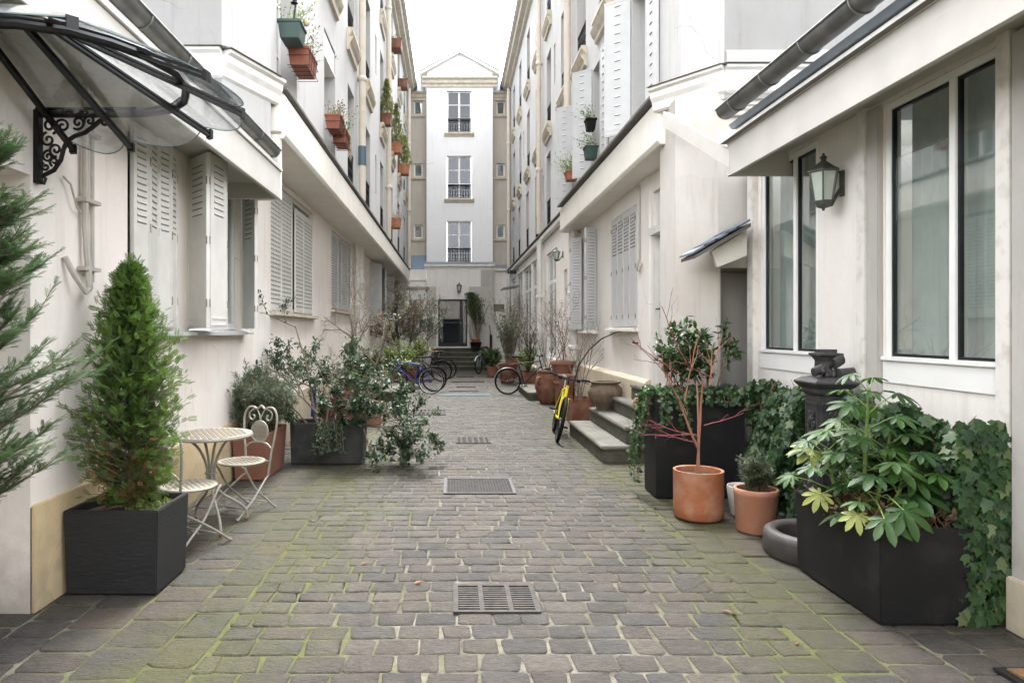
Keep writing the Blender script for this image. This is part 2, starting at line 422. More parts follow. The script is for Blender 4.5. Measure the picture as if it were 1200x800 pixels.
def window(P, u0, u1, z0, z1, parent, depth=.16, frame='old_white_paint', fw=.05, cols=2, trans=(), curtain='curtain_mid', cdepth=.12,
           sill=None, sillp=SILL, rail=False, railh=.75, glass='glass', folds=False, railmat='black_iron', bar=.03, name='window'):
    mb = MB(); o1 = -depth+.045; o0 = -depth
    mb.pbox(P, u0, u0+fw, z0, z1, o0, o1); mb.pbox(P, u1-fw, u1, z0, z1, o0, o1)
    mb.pbox(P, u0+fw, u1-fw, z0, z0+fw*1.3, o0, o1); mb.pbox(P, u0+fw, u1-fw, z1-fw, z1, o0, o1)
    for k in range(1, cols):
        c = u0+(u1-u0)*k/cols; mb.pbox(P, c-fw*.65, c+fw*.65, z0+fw*1.3, z1-fw, o0, o1+.006)
    for t in trans:
        zt = z0+(z1-z0)*t
        for k in range(cols):
            a = u0+(u1-u0)*k/cols+fw*.66; b = u0+(u1-u0)*(k+1)/cols-fw*.66
            mb.pbox(P, a, b, zt-bar/2, zt+bar/2, o0+.008, o1-.008)
    w = mb.build(name, frame, parent)
    g = MB(); g.pbox(P, u0+fw*.5, u1-fw*.5, z0+fw, z1-fw*.5, o0+.017, o0+.023); g.build('pane', glass, w)
    c = MB()
    if folds:
        n = int((u1-u0)/.02); pts = [(u0+(u1-u0)*i/n, -depth-cdepth+.022*math.sin(i*1.05)+.01*math.sin(i*.37)) for i in range(n+1)]
        vs = [P.p(u, z0, o) for u, o in pts]+[P.p(u, z1, o) for u, o in pts]
        c.add(vs, [(i, i+1, n+2+i, n+1+i) for i in range(n)])
        c.build('curtain', curtain, w, smooth=True)
    else:
        c.pbox(P, u0+.002, u1-.002, z0+.002, z1-.002, -depth-cdepth-.02, -depth-cdepth); c.build('blind', curtain, w)
    if sill:
        s_ = MB(); s_.sweep(P, [(o, z+z0-.003) for o, z in sillp], u0-.12, u1+.12); s_.build('sill', sill, w)
    if rail:
        r = MB(); ro = -.03
        r.tube([P.p(u0+.01, z0+railh, ro), P.p(u1-.01, z0+railh, ro)], .022, 6)
        r.tube([P.p(u0+.01, z0+.06, ro), P.p(u1-.01, z0+.06, ro)], .012, 6)
        r.tube([P.p(u0+.01, z0+railh-.13, ro), P.p(u1-.01, z0+railh-.13, ro)], .009, 5)
        n = max(3, int((u1-u0)/.11))
        for i in range(n+1):
            u = u0+.02+(u1-u0-.04)*i/n
            r.tube([P.p(u, z0+.05, ro), P.p(u, z0+railh, ro)], .009, 4)
            if i < n:
                cu = u+(u1-u0-.04)/n/2; zc = z0+railh*.42; rr = (u1-u0-.04)/n*.48
                r.tube([P.p(cu+rr*math.cos(t*.7), zc+rr*1.9*math.sin(t*.7), ro) for t in range(9)], .008, 4, closed=True)
                r.tube([P.p(cu+rr*.7*math.cos(t*.7), z0+railh-.065+rr*.8*math.sin(t*.7), ro) for t in range(9)], .007, 4, closed=True)
        r.build('railing', railmat, w)
    return w
def louvre_leaf(a, b, z0, z1, parent, mat='shutter_paint', full=False, thick=.022, top=.42, slotw=.55, slot_step=.045, hinge=True, name='shutter', ribs=True):
    """a,b: xy ends of the leaf; stamped metal leaf with louvre slots"""
    a = Vector((a[0], a[1])); b = Vector((b[0], b[1])); d = b-a; L = d.length; d.normalize(); n = Vector((-d.y, d.x))
    mb = MB()
    P = Pl((a.x, a.y), (d.x, d.y), (n.x, n.y))
    h = thick/2
    mb.pbox(P, 0, L, z0, z1, -h, h)
    if ribs:
        for u in (.0, L-.018):
            for sgn in (1, -1): mb.pbox(P, u, u+.018, z0, z1, sgn*h, sgn*(h+.006))
        for z in (z0+.02, z0+.08, z1-.035):
            for sgn in (1, -1): mb.pbox(P, .018, L-.018, z, z+.016, sgn*h, sgn*(h+.005))
    zt = z1-.09; zb = z0+.12 if full else z1-(z1-z0)*top
    z = zt; su = L*(1-slotw)/2
    while z > zb:
        for sgn in (1, -1):
            # a raised hood over a dark slit
            mb.m = 1; mb.pbox(P, su, L-su, z-.014, z-.004, sgn*h, sgn*(h+.0015))
            mb.m = 0; mb.hexa([P.p(su, z-.004, sgn*h), P.p(L-su, z-.004, sgn*h), P.p(L-su, z-.006, sgn*(h+.010)), P.p(su, z-.006, sgn*(h+.010)),
                               P.p(su, z+.014, sgn*h), P.p(L-su, z+.014, sgn*h), P.p(L-su, z-.003, sgn*(h+.011)), P.p(su, z-.003, sgn*(h+.011))])
        z -= slot_step
    mb.m = 2
    if hinge:
        for zz in (z0+.22, (z0+z1)/2, z1-.25):
            for sgn in (1, -1): mb.pbox(P, L-.008, L+.008, zz-.035, zz+.035, sgn*h, sgn*(h+.007))
    return mb.build(name, [mat, 'shutter_slot', 'hinge_metal' if hinge else mat], parent)
def perforated_leaf(P, u0, u1, z0, z1, parent, off=.0, mat='shutter_paint', dens=.06, top=1.0, name='shutter'):
    """closed shutter leaf punched with rows of small slots"""
    mb = MB(); mb.pbox(P, u0, u1, z0, z1, off-.012, off+.01)
    mb.pbox(P, u0, u0+.02, z0, z1, off+.01, off+.018); mb.pbox(P, u1-.02, u1, z0, z1, off+.01, off+.018)
    n = max(1, round((u1-u0-.08)/.085)); z = z1-.1
    while z > z1-(z1-z0)*top+.1:
        for i in range(n):
            c = u0+.04+(u1-u0-.08)*(i+.5)/n
            mb.m = 1; mb.pbox(P, c-.026, c+.026, z-.016, z, off+.01, off+.012)
            mb.m = 0; mb.pbox(P, c-.03, c+.03, z, z+.012, off+.01, off+.021)
        z -= dens
    return mb.build(name, [mat, 'shutter_slot'], parent)
def cyl_pipe(P, u, z0, z1, parent, mat, r=.05, out=.07, joints=(), name='drainpipe'):
    mb = MB(); mb.tube([P.p(u, z0, out), P.p(u, z1, out)], r, 12)
    for z in joints:
        mb.tube([P.p(u, z-.06, out), P.p(u, z-.03, out), P.p(u, z+.03, out), P.p(u, z+.06, out)], [r*1.05, r*1.35, r*1.35, r*1.05], 12)
        mb.pbox(P, u-.02, u+.02, z-.015, z+.015, 0, out)
    return mb.build(name, mat, parent, smooth=True)
# ================================================================ GROUND
mb = MB()
n = 60
mb.add([(-400, -60, -.0045), (400, -60, -.0045), (400, 900, -.0045), (-400, 900, -.0045)], [(0, 1, 2, 3)])
ground = tag(mb.build('ground', 'sand_joint'), 'ground with sandy mossy joints between the setts', 'ground', kind='structure')

def setts():
    V = []; F = []; T = []
    def sett(cx, cy, w, l, tint, rot=0.):
        b = len(V); ch = min(w, l)*rnd.uniform(.05, .13)
        hw, hl = w/2, l/2
        base = [(-hw+ch, -hl), (hw-ch, -hl), (hw, -hl+ch), (hw, hl-ch), (hw-ch, hl), (-hw+ch, hl), (-hw, hl-ch), (-hw, -hl+ch)]
        j = [(x+rnd.uniform(-.011, .009), y+rnd.uniform(-.009, .008)) for x, y in base]
        tx, ty = rnd.gauss(0, .008), rnd.gauss(0, .008); dz = rnd.gauss(0, .0012)
        c, s_ = math.cos(rot), math.sin(rot)
        for k, (f, z) in enumerate(((1, -.03), (.99, -.005), (.955, .001), (.80, .0035))):
            for x, y in j:
                x2, y2 = x*f, y*f
                if k == 3: x2 += rnd.uniform(-.008, .008); y2 += rnd.uniform(-.008, .008)
                zz = z+(dz+tx*x+ty*y if k else 0)
                V.append((cx+x2*c-y2*s_, cy+x2*s_+y2*c, zz)); T.append(tint)
        for k in range(3):
            for i in range(8): F.append((b+k*8+i, b+k*8+(i+1) % 8, b+(k+1)*8+(i+1) % 8, b+(k+1)*8+i))
        F.append(tuple(b+24+i for i in range(8)))
    y = 1.2
    while y < 29.5:
        l = rnd.uniform(.145, .185); x = -1.25+rnd.uniform(-.02, .02); off = rnd.uniform(0, .2); first = True
        rowt = rnd.gauss(0, .08)
        while x < 1.83:
            w = rnd.uniform(.15, .27)
            if first: w = rnd.uniform(.1, .24); first = False
            if x+w > 1.86: w = 1.87-x
            if w > .07: 
                sett(x+w/2, y+l/2+.012*math.sin(x*2.1+y*.3), w-rnd.uniform(.007,.018), l-rnd.uniform(.006,.016), min(1, max(0, rnd.random()+rowt)), rnd.gauss(0, .012))
            x += w
        y += l
    # side strips with larger slabs laid along the alley
    for xa, xb, nn in ((-2.75, -1.26, 5), (1.86, 3.3, 5)):
        ws = [rnd.uniform(.8, 1.2) for _ in range(nn)]; t = sum(ws); x = xa
        for w_ in ws:
            w = w_/t*(xb-xa); y = 1.2+rnd.uniform(0, .3)
            while y < 29.5:
                l = rnd.uniform(.19, .36) if xa < 0 else rnd.uniform(.15, .27)
                sett(x+w/2, y+l/2, w-.010, l-.014, min(1, max(0, rnd.random()*.7+.1)), rnd.gauss(0, .012))
                y += l
            x += w
    me = bpy.data.meshes.new('paving'); me.from_pydata(V, [], F); me.materials.append(MATS['sett_stone'])
    a = me.attributes.new('tint', 'FLOAT', 'POINT'); a.data.foreach_set('value', T)
    me.polygons.foreach_set('use_smooth', [True]*len(me.polygons))
    o = bpy.data.objects.new('paving', me); COL.objects.link(o)
    tag(o, 'worn grey and brown stone setts with mossy joints', 'paving', kind='structure')
setts()

# ================================================================ LEFT LOW BUILDING
LX = -2.46
ll = thing('low_building', 'low cream annex with metal shutters behind the bistro table', 'building', (LX, 5, 0))
P = LP(LX)
W1 = (5.17, 6.12, 1.66, 3.22, .13); W2 = (6.38, 7.95, 1.66, 3.22, .13)
mb = MB(); wall(mb, P, 3.98, 8.7, .62, 3.32, [W1, W2], .13)
wall(mb, P, -4, 2.9, 0, 3.32, [])
mb.pquad(P, 2.9, 3.98, 2.56, 3.32, 0)
mb.quad((LX, 3.98, 0), (LX-.32, 3.98, 0), (LX-.32, 3.98, 2.56), (LX, 3.98, 2.56))
mb.quad((LX, 2.9, 0), (LX-.32, 2.9, 0), (LX-.32, 2.9, 2.56), (LX, 2.9, 2.56))
mb.quad((LX, 2.9, 2.56), (LX-.32, 2.9, 2.56), (LX-.32, 3.98, 2.56), (LX, 3.98, 2.56))
mb.pquad(P, 2.9, 3.98, 0, 2.56, -.32)
mb.quad((LX, 3.99, 0), (LX, 3.99, .62), (LX, 8.7, .62), (LX, 8.7, 0))
mb.box(-9, -8.8, -4, 8.7, 0, 4.2); mb.quad((-9, -4, 0), (LX, -4, 0), (LX, -4, 3.3), (-9, -4, 4.2))
mb.build('wall', 'plaster_cream', ll)
mb = MB(); mb.pbox(P, 3.985, 8.7, 0, .635, 0.001, .022); mb.build('plinth', 'plinth_yellow', ll, bevel=.006)
mb = MB(); mb.pbox(P, 3.0, 3.9, .02, 2.45, -.31, -.26); mb.pbox(P, 3.1, 3.8, .3, 1.1, -.26, -.245)
d = mb.build('door', 'white_paint', ll)
mb = MB(); mb.pbox(P, 3.1, 3.8, 1.25, 2.3, -.26, -.25); mb.build('pane', 'glass', d)
mb = MB(); mb.tube([P.p(3.82, .95, -.25), P.p(3.82, .95, -.20), P.p(3.74, .95, -.20)], .01, 6); mb.build('handle', 'steel', d)
for h in (W1, W2):
    window(P, h[0]+.02, h[1]-.02, h[2]+.01, h[3], ll, .11, 'white_paint', fw=.055, cols=2, curtain='curtain_light')
for h in (W1, W2):
    s_ = MB(); s_.sweep(P, [(0, h[2]), (.12, h[2]-.02), (.12, h[2]-.05), (.09, h[2]-.05), (0, h[2]-.04)], h[0]-.1, h[1]+.1); s_.build('sill', 'shutter_grey', ll)
# shutters: window 1 closed accordion, window 2 folded open
ys = [5.2, 5.42, 5.64, 5.84, 6.02]
for i in range(4):
    louvre_leaf((LX+.02+(.03 if i % 2 else 0), ys[i]), (LX+.02+(0 if i % 2 else .03), ys[i+1]), 1.69, 3.24, ll, top=.5, slot_step=.05)
for a, b in (((-2.45, 6.36), (-2.17, 6.07)), ((-2.165, 6.08), (-2.13, 6.42)), ((-2.14, 6.45), (-2.36, 6.66))):
    louvre_leaf(a, b, 1.68, 3.24, ll, top=.36, slot_step=.055)
for a, b in (((-2.42, 7.9), (-2.19, 7.62)), ((-2.20, 7.66), (-2.42, 7.95))):
    louvre_leaf(a, b, 1.68, 3.24, ll, top=.36, slot_step=.055, slotw=.5)
# eaves
mb = MB(); mb.box(-1.93, -1.89, -4, 7.52, 3.10, 3.40); mb.box(LX-.02, -1.93, -4, 7.50, 3.27, 3.31); mb.box(LX, -1.93, 7.46, 7.52, 3.10, 3.40)
mb.box(-1.935, -1.87, -4, 7.54, 3.402, 3.44); mb.build('fascia', 'fascia_white', ll, bevel=.004)
mb = MB(); mb.box(-2.02, -1.955, -4, 7.45, 3.44, 3.53); mb.build('eaves_board', 'moulding_white', ll)
mb = MB(); mb.hexa([(-1.97, -4, 3.53), (-8.9, -4, 4.6), (-8.9, 6.7, 4.6), (-1.97, 7.45, 3.53), (-1.97, -4, 3.57), (-8.9, -4, 4.66), (-8.9, 6.7, 4.66), (-1.97, 7.45, 3.57)])
mb.build('roof', 'zinc_roof', ll)
def gutter(x, y0, y1, z, parent, sgn, r=.085):
    mb = MB(); k = 11
    pr = [(x+r*math.cos(math.pi+math.pi*i/(k-1)), z+r*math.sin(math.pi+math.pi*i/(k-1))) for i in range(k)]
    ri = [(x+(r-.006)*math.cos(math.pi+math.pi*i/(k-1)), z+(r-.006)*math.sin(math.pi+math.pi*i/(k-1))) for i in range(k)][::-1]
    full = pr+ri; m = len(full)
    mb.add([(a, y0, b) for a, b in full]+[(a, y1, b) for a, b in full], [(i, (i+1) % m, m+(i+1) % m, m+i) for i in range(m)])
    cap = [(a, y1, b) for a, b in pr]; mb.add(cap, [tuple(range(k))])
    ox = x+sgn*r  # rolled outer lip
    mb.tube([(ox, y0, z), (ox, y1, z)], .011, 8)
    y = y0+.2
    while y < y1:
        mb.tube([(x+(r+.004)*math.cos(math.pi+math.pi*i/(k-1)), y, z+(r+.004)*math.sin(math.pi+math.pi*i/(k-1))) for i in range(k)], .007, 5)
        y += .62
    return mb.build('gutter', 'zinc', parent, smooth=True)
gutter(-1.955, -4, 7.44, 3.62, ll, 1)
mb = MB(); mb.tube([(-2.40, 4.52, 1.93), (-2.42, 4.5, 2.35), (-2.42, 4.5, 3.27)], .022, 8); mb.tube([(-2.43, 4.61, 1.98), (-2.43, 4.61, 3.27)], .012, 6)
for z in (2.05, 2.5, 2.95): mb.box(-2.45, -2.39, 4.46, 4.65, z, z+.025)
mb.tube([(-2.40, 4.52, 1.93), (-2.37, 4.42, 1.9), (-2.40, 4.34, 2.0), (-2.44, 4.30, 2.12)], .018, 8)
mb.build('cable_conduit', 'cable', ll, smooth=True)
mb = MB(); mb.tube([(-2.44, 4.28, 2.62), (-2.42, 4.33, 2.58), (-2.42, 4.4, 2.45), (-2.43, 4.47, 2.42)], .007, 6); mb.build('cable', 'cable', ll, smooth=True)

# ================================================================ LEFT TALL BUILDING
lt = thing('apartment_building', 'tall white apartment building on the left with flower boxes at its windows', 'building', (-2.4, 18, 0))
PU = LP(-1.98); PG = LP(LX)
HU = 12.45; F1, F2, F3 = (4.45, 6.35), (7.35, 9.4), (10.45, 12.05)
lcols = [(8.2, 1.0), (11.05, 1.0), (13.35, .85), (16.0, .95), (19.2, .9), (22.2, .95), (25.2, .95), (28.2, .95)]
holes = []
for c, w in lcols:
    for k, (a, b) in enumerate((F1, F2, F3)):
        if k == 0: a = 4.42
        holes.append((c-w/2, c+w/2, a, b, .28))
slits = [(17.7, .28, 8.3, 9.3), (17.7, .28, 5.2, 6.2), (24, .28, 8.3, 9.3), (14.9, .28, 9.2, 10.0)]
for c, w, a, b in slits: holes.append((c-w/2, c+w/2, a, b, .12))
mb = MB(); wall(mb, PU, 7.45, 31, 4.2, HU, holes)
cP = Pl((-2.27, 6.72), (-1.98+2.27, 7.45-6.72), (7.45-6.72, -(-1.98+2.27)))
clen = Vector((.29, .73)).length
mb.build('upper_wall', 'plaster_white', lt); mb = MB(); wall(mb, cP, 0, clen, 3.4, HU, []); mb.build('corner_wall', 'plaster_white', lt); mb = MB(); wall(mb, FP(6.72), -11, -2.27, 3.2, HU, []); mb.build('front_wall', 'plaster_white_shaded', lt); mb = MB()
mb.pquad(FP(31), -11, -1.98, 0, HU, 0); mb.quad((-11, 6.72, 3), (-11, 31, 3), (-11, 31, HU), (-11, 6.72, HU))
mb.build('rear_wall', 'plaster_white', lt)
# ground floor wall
gw = [(9.25, 12.05, 1.92, 3.72, .1), (13.9, 16.6, 2.1, 3.72, .12), (20.4, 22.5, 1.9, 3.72, .15), (25.0, 27.8, 1.4, 3.72, .15)]
mb = MB(); wall(mb, PG, 8.702, 31, 0, 3.85, gw)
mb.pbox(PG, 8.3, 9.05, .9, 3.8, 0.0, .035); mb.build('ground_floor_wall', 'plaster_cream', lt)
mb = MB(); mb.pbox(PG, 8.71, 31, 0, .7, .001, .025); mb.build('plinth', 'plinth_beige', lt, bevel=.005)
for i, h in enumerate(gw):
    w = window(PG, h[0]+.01, h[1]-.01, h[2]+.01, h[3], lt, .09, 'shutter_paint', fw=.05, cols=2, sill=None, curtain='curtain_mid')
    s_ = MB(); s_.sweep(PG, [(0, h[2]+.003), (.09, h[2]-.01), (.09, h[2]-.05), (0, h[2]-.06)], h[0]-.08, h[1]+.08); s_.build('sill', 'moulding', w)
    nl = 4 if i == 0 else (4 if i == 1 else 2)
    for k in range(nl):
        a = h[0]+(h[1]-h[0])*k/nl; b = h[0]+(h[1]-h[0])*(k+1)/nl
        if i == 0:
            if k < 2: perforated_leaf(PG, a+.005, b-.005-(.06 if k == 1 else 0), h[2]+.03, h[3]-.02, w, -.04, dens=.062)
            else: perforated_leaf(PG, a+.005+(.10 if k == 2 else 0), b-.005, h[2]+.03, h[3]-.14, w, -.02, dens=.062)
        elif i == 1: louvre_leaf(PG.p(a+.01, 0, -.03+.04*(k % 2)).xy, PG.p(b-.01, 0, .01-.04*(k % 2)).xy, h[2]+.03, h[3]-.02, w, 'shutter_grey', True, slot_step=.055, hinge=False, slotw=.75)
        else: louvre_leaf(PG.p(h[0]+(.0 if k == 0 else h[1]-h[0]), 0, .0).xy, PG.p(h[0]+(.45 if k == 0 else h[1]-h[0]-.45), 0, .3).xy, h[2]+.03, h[3]-.02, w, 'shutter_grey', True, slot_step=.06, hinge=False)
# overhanging band
mb = MB(); mb.sweep(PG, [(0, 3.80), (.57, 3.80), (.60, 3.84), (.60, 4.27), (.54, 4.33), (.0, 4.33)], 7.62, 30.0)
mb.box(-2.30, -1.90, 7.55, 7.72, 3.86, 4.30)
mb.build('overhang_band', 'fascia_cream', lt, bevel=.006)
mb = MB(); mb.box(-2.02, -1.835, 7.58, 30.0, 4.332, 4.365); mb.build('band_capping', 'metal_cap', lt)
mb = MB(); mb.box(-2.27, -1.92, 7.53, 7.70, 3.12, 3.82); mb.build('corner_post', 'fascia_cream', lt, bevel=.004)
# corner cornice (front + chamfer)
CPROF = [(0, 0), (.13, 0), (.13, -.03), (.09, -.05), (.085, -.11), (.05, -.16), (.03, -.24), (0, -.26)]
mb = MB()
mb.sweep(FP(6.72), [(o, 4.40+z) for o, z in CPROF], -11, -2.25); mb.sweep(cP, [(o, 4.40+z) for o, z in CPROF], -.02, clen+.1)
mb.sweep(FP(6.72), [(o, 3.98+z*.5) for o, z in CPROF], -11, -2.25)
mb.build('cornice', 'moulding_white', lt)
mb = MB(); mb.sweep(FP(6.72), [(0, 4.402), (.16, 4.402), (0, 4.45)], -11, -2.22); mb.sweep(cP, [(0, 4.402), (.16, 4.402), (0, 4.45)], -.04, clen); mb.build('cornice_flashing', 'metal_cap', lt)
# eaves cornice + roof
EPROF = [(0, 0), (.38, 0), (.38, -.06), (.30, -.10), (.27, -.2), (.12, -.26), (.10, -.34), (0, -.38)]
mb = MB(); mb.sweep(PU, [(o, HU+.1+z) for o, z in EPROF], 7.4, 30.3); mb.sweep(FP(6.72), [(o, HU+.1+z) for o, z in EPROF], -11, -2.2); mb.build('eaves_cornice', 'moulding', lt)
mb = MB(); mb.hexa([(-11.2, 6.4, 12.56), (-1.56, 6.4, 12.56), (-1.56, 31, 12.56), (-11.2, 31, 12.56), (-9, 8, 15.2), (-3.6, 9, 15.2), (-3.6, 31, 15.2), (-9, 31, 15.2)]); mb.build('roof', 'zinc_roof', lt)
for ci, (c, w) in enumerate(lcols):
    for k, (a, b) in enumerate((F1, F2, F3)):
        if k == 0: a = 4.42
        window(PU, c-w/2+.01, c+w/2-.01, a+.01, b, lt, .25, 'white_paint', cols=2, trans=(.35, .68), curtain='dark_room', sill='moulding' if k else None, rail=(k > 0 or ci > 1), railh=.55 if k else .7)
        if k:  # moulded sill consoles
            s_ = MB(); s_.sweep(PU, [(0, a-.17), (.13, a-.17), (.10, a-.24), (.06, a-.30), (.05, a-.4), (0, a-.42)], c-w/2-.12, c+w/2+.12); s_.build('sill_moulding', 'moulding', lt)
for c, w, a, b in slits: window(PU, c-w/2+.005, c+w/2-.005, a+.005, b, lt, .1, 'white_paint', cols=1, fw=.03, curtain='dark_room')
mb = MB(); mb.pbox(PU, 10.56, 11.54, 5.95, 6.33, -.18, -.02); mb.pbox(PU, 10.56, 11.54, 5.93, 5.95, -.19, 0); mb.build('roller_shutter_box', 'white_paint', lt)
mb = MB(); mb.pbox(PU, 13.1, 13.5, 5.0, 5.5, -.1, -.02)
for i in range(7): mb.pbox(PU, 13.14, 13.46, 5.04+i*.06, 5.07+i*.06, -.02, .0)
mb.build('air_vent', 'louver_vent', lt)
cyl_pipe(PU, 14.25, 4.37, 12.2, lt, 'pipe_beige', .075, .1, (6.9, 9.8)); 
mb = MB(); mb.tube([PU.p(14.25, 5.1, .1), PU.p(14.25, 5.5, .1)], .085, 12); mb.build('pipe_sleeve', 'pipe_blue', lt, smooth=True)
cyl_pipe(PU, 20.2, 4.37, 12.2, lt, 'pipe_beige', .075, .1, (5.9, 8.6, 11.2)); cyl_pipe(PU, 29.7, 4.37, 12.2, lt, 'pipe_beige', .075, .1, (6.9, 9.8))
cyl_pipe(PG, 17.4, 0, 3.8, lt, 'pipe_white', .09, .12, (1.6, 2.9)); cyl_pipe(PG, 16.95, 0, 3.8, lt, 'pipe_white', .06, .1, (2.3,)); cyl_pipe(PG, 23.6, 0, 3.8, lt, 'pipe_white', .07, .12, (1.6, 2.9))

# ================================================================ RIGHT TALL BUILDING
rt = thing('apartment_building', 'tall white apartment building on the right with open window shutters', 'building', (2.9, 18, 0))
QU = RP(2.55); QG = RP(2.75); QP = RP(2.45); QF = RP(2.56)
R1, R2, R3 = (4.45, 6.35), (7.05, 9.0), (9.9, 11.7)
rc1 = [(9.25, .85), (11.95, .8), (14.0, .7), (15.4, .8), (18.1, .8), (20.6, .8), (23.2, .8), (26, .8), (28.4, .8)]
rc2 = [(8.6, .9), (11.4, .95), (13.5, .95), (15.55, .9), (18.05, .8), (20.4, .8), (22.9, .85), (25.6, .85), (28.2, .85)]
holes = [(c-w/2, c+w/2, 4.42, R1[1], .28) for c, w in rc1]
for c, w in rc2: holes += [(c-w/2, c+w/2, R2[0], R2[1], .25), (c-w/2, c+w/2, R3[0], R3[1], .25)]
rsl = [(17.0, .25, 7.8, 8.8), (19.2, .25, 5.0, 6.0), (24.4, .25, 7.8, 8.8)]
for c, w, a, b in rsl: holes.append((c-w/2, c+w/2, a, b, .12))
mb = MB(); wall(mb, QU, 7.6, 31, 4.1, HU, holes)
# chamfer and front face
kP = Pl((2.55, 7.6), (2.87-2.55, 7.2-7.6), (-.4, -.32)); kl = Vector((.32, .4)).length
mb.build('upper_wall', 'plaster_white', rt); mb = MB(); wall(mb, kP, 0, kl, 4.1, HU, []); mb.build('corner_wall', 'plaster_white', rt); mb = MB(); wall(mb, FP(7.2), 2.87, 11, 4.1, HU, []); mb.build('front_wall', 'plaster_white_shaded', rt); mb = MB()
mb.pquad(FP(31), 2.55, 11, 0, HU, 0); mb.quad((11, 7.2, 0), (11, 31, 0), (11, 31, HU), (11, 7.2, HU))
mb.build('rear_wall', 'plaster_white', rt)
# pier (stone)
mb = MB(); pP = Pl((2.45, 7.5), (2.81-2.45, -.27), (-.27, -.36)); pl = Vector((.36, .27)).length
doorR = (8.30, 9.35, .88, 3.55, .12)
wall(mb, QP, 7.5, 8.05, 0, 4.2, []); wall(mb, pP, 0, pl, 0, 4.2, []); wall(mb, FP(7.23), 2.81, 9, 0, 4.2, [(2.84, 3.75, 0, 2.32, .5)])
mb.quad((2.45, 8.05, 0), (2.45, 8.05, 4.2), (2.75, 8.05, 4.2), (2.75, 8.05, 0)); mb.build('corner_pier', 'stone_block', rt)
mb = MB(); mb.pbox(FP(7.23), 2.85, 3.74, .01, 2.31, -.52, -.45); mb.build('side_door', 'plaster_concrete', rt)
# ground floor of the near section
gr = [doorR, (10.15, 11.75, 1.70, 3.55, .06), (12.95, 14.35, 1.66, 3.62, .16)]
mb = MB(); wall(mb, QG, 8.05, 15.0, 0, 3.86, gr)
mb.quad((2.75, 15.0, 0), (2.56, 15.0, 0), (2.56, 15.0, 4.3), (2.75, 15.0, 4.3)); 
mb.pbox(QG, 9.45, 9.95, .97, 3.80, 0, .03); mb.pbox(QG, 8.05, 8.29, .97, 3.8, 0, .03)
mb.build('ground_floor_wall', 'plaster_cool', rt)
mb = MB(); mb.sweep(QG, [(.001, 0), (.10, 0), (.10, .93), (.04, .98), (.001, .98)], 9.42, 15.0); mb.build('plinth', 'plinth_beige', rt, bevel=.006)
mb = MB(); mb.pbox(QG, 8.38, 9.27, .9, 2.92, -.12, -.06); mb.pbox(QG, 8.30, 9.35, 2.95, 3.05, -.1, .06); mb.pbox(QG, 8.30, 9.35, 3.05, 3.55, -.12, -.05)
for u in (8.30, 9.28): mb.pbox(QG, u, u+.07, .9, 2.95, -.1, .0)
d = mb.build('door', 'shutter_paint', rt)
mb = MB(); mb.pbox(QG, 8.52, 9.12, 1.25, 2.80, -.06, -.054); mb.build('pane', 'glass', d)
mb = MB(); 
for i in range(6): mb.tube([QG.p(8.5, 1.35+i*.27, -.04), QG.p(9.14, 1.35+i*.27, -.04)], .009, 5)
mb.build('glazing_bars', 'white_paint', d)
mb = MB(); mb.tube([QG.p(9.2, 1.95, -.06), QG.p(9.2, 1.95, -.0), QG.p(9.08, 1.95, .0)], .012, 6); mb.pbox(QG, 9.18, 9.22, 1.82, 2.05, -.06, -.052); mb.build('handle', 'old_iron', d)
# closed riveted shutters
h = gr[1]; w = window(QG, h[0]+.01, h[1]-.01, h[2]+.01, h[3], rt, .055, 'shutter_grey', cols=2)
s_ = MB(); s_.sweep(QG, [(0, h[2]+.003), (.12, h[2]-.01), (.12, h[2]-.05), (0, h[2]-.06)], h[0]-.08, h[1]+.08); s_.build('sill', 'moulding_white', w)
for k in range(4):
    a = h[0]+.02+(h[1]-h[0]-.04)*k/4; b = h[0]+.02+(h[1]-h[0]-.04)*(k+1)/4
    perforated_leaf(QG, a+.004, b-.004, h[2]+.03, h[3]-.02, w, .0, 'shutter_grey', .055, top=.40)
for z in (h[2]+.18, (h[2]+h[3])/2, h[3]-.2):
    for k in range(5):
        mb = MB(); u = h[0]+.03+(h[1]-h[0]-.06)*k/4; mb.pbox(QG, u-.014, u+.014, z-.035, z+.035, .018, .026); mb.build('hinge', 'hinge_metal', w)
# open folding shutters
h = gr[2]; w = window(QG, h[0]+.01, h[1]-.01, h[2]+.01, h[3], rt, .14, 'white_paint', cols=2, curtain='curtain_light', folds=True)
s_ = MB(); s_.sweep(QG, [(0, h[2]+.003), (.12, h[2]-.01), (.12, h[2]-.05), (0, h[2]-.06)], h[0]-.08, h[1]+.08); s_.build('sill', 'moulding_white', w)
for a, b in (((2.73, 12.97), (2.50, 12.82)), ((2.50, 12.86), (2.72, 13.02)), ((2.73, 14.33), (2.49, 14.45)), ((2.49, 14.41), (2.71, 14.28)), ((2.70, 14.22), (2.50, 14.36))):
    louvre_leaf(a, b, h[2]+.03, h[3]-.02, w, 'shutter_grey', True, slot_step=.06, hinge=True)
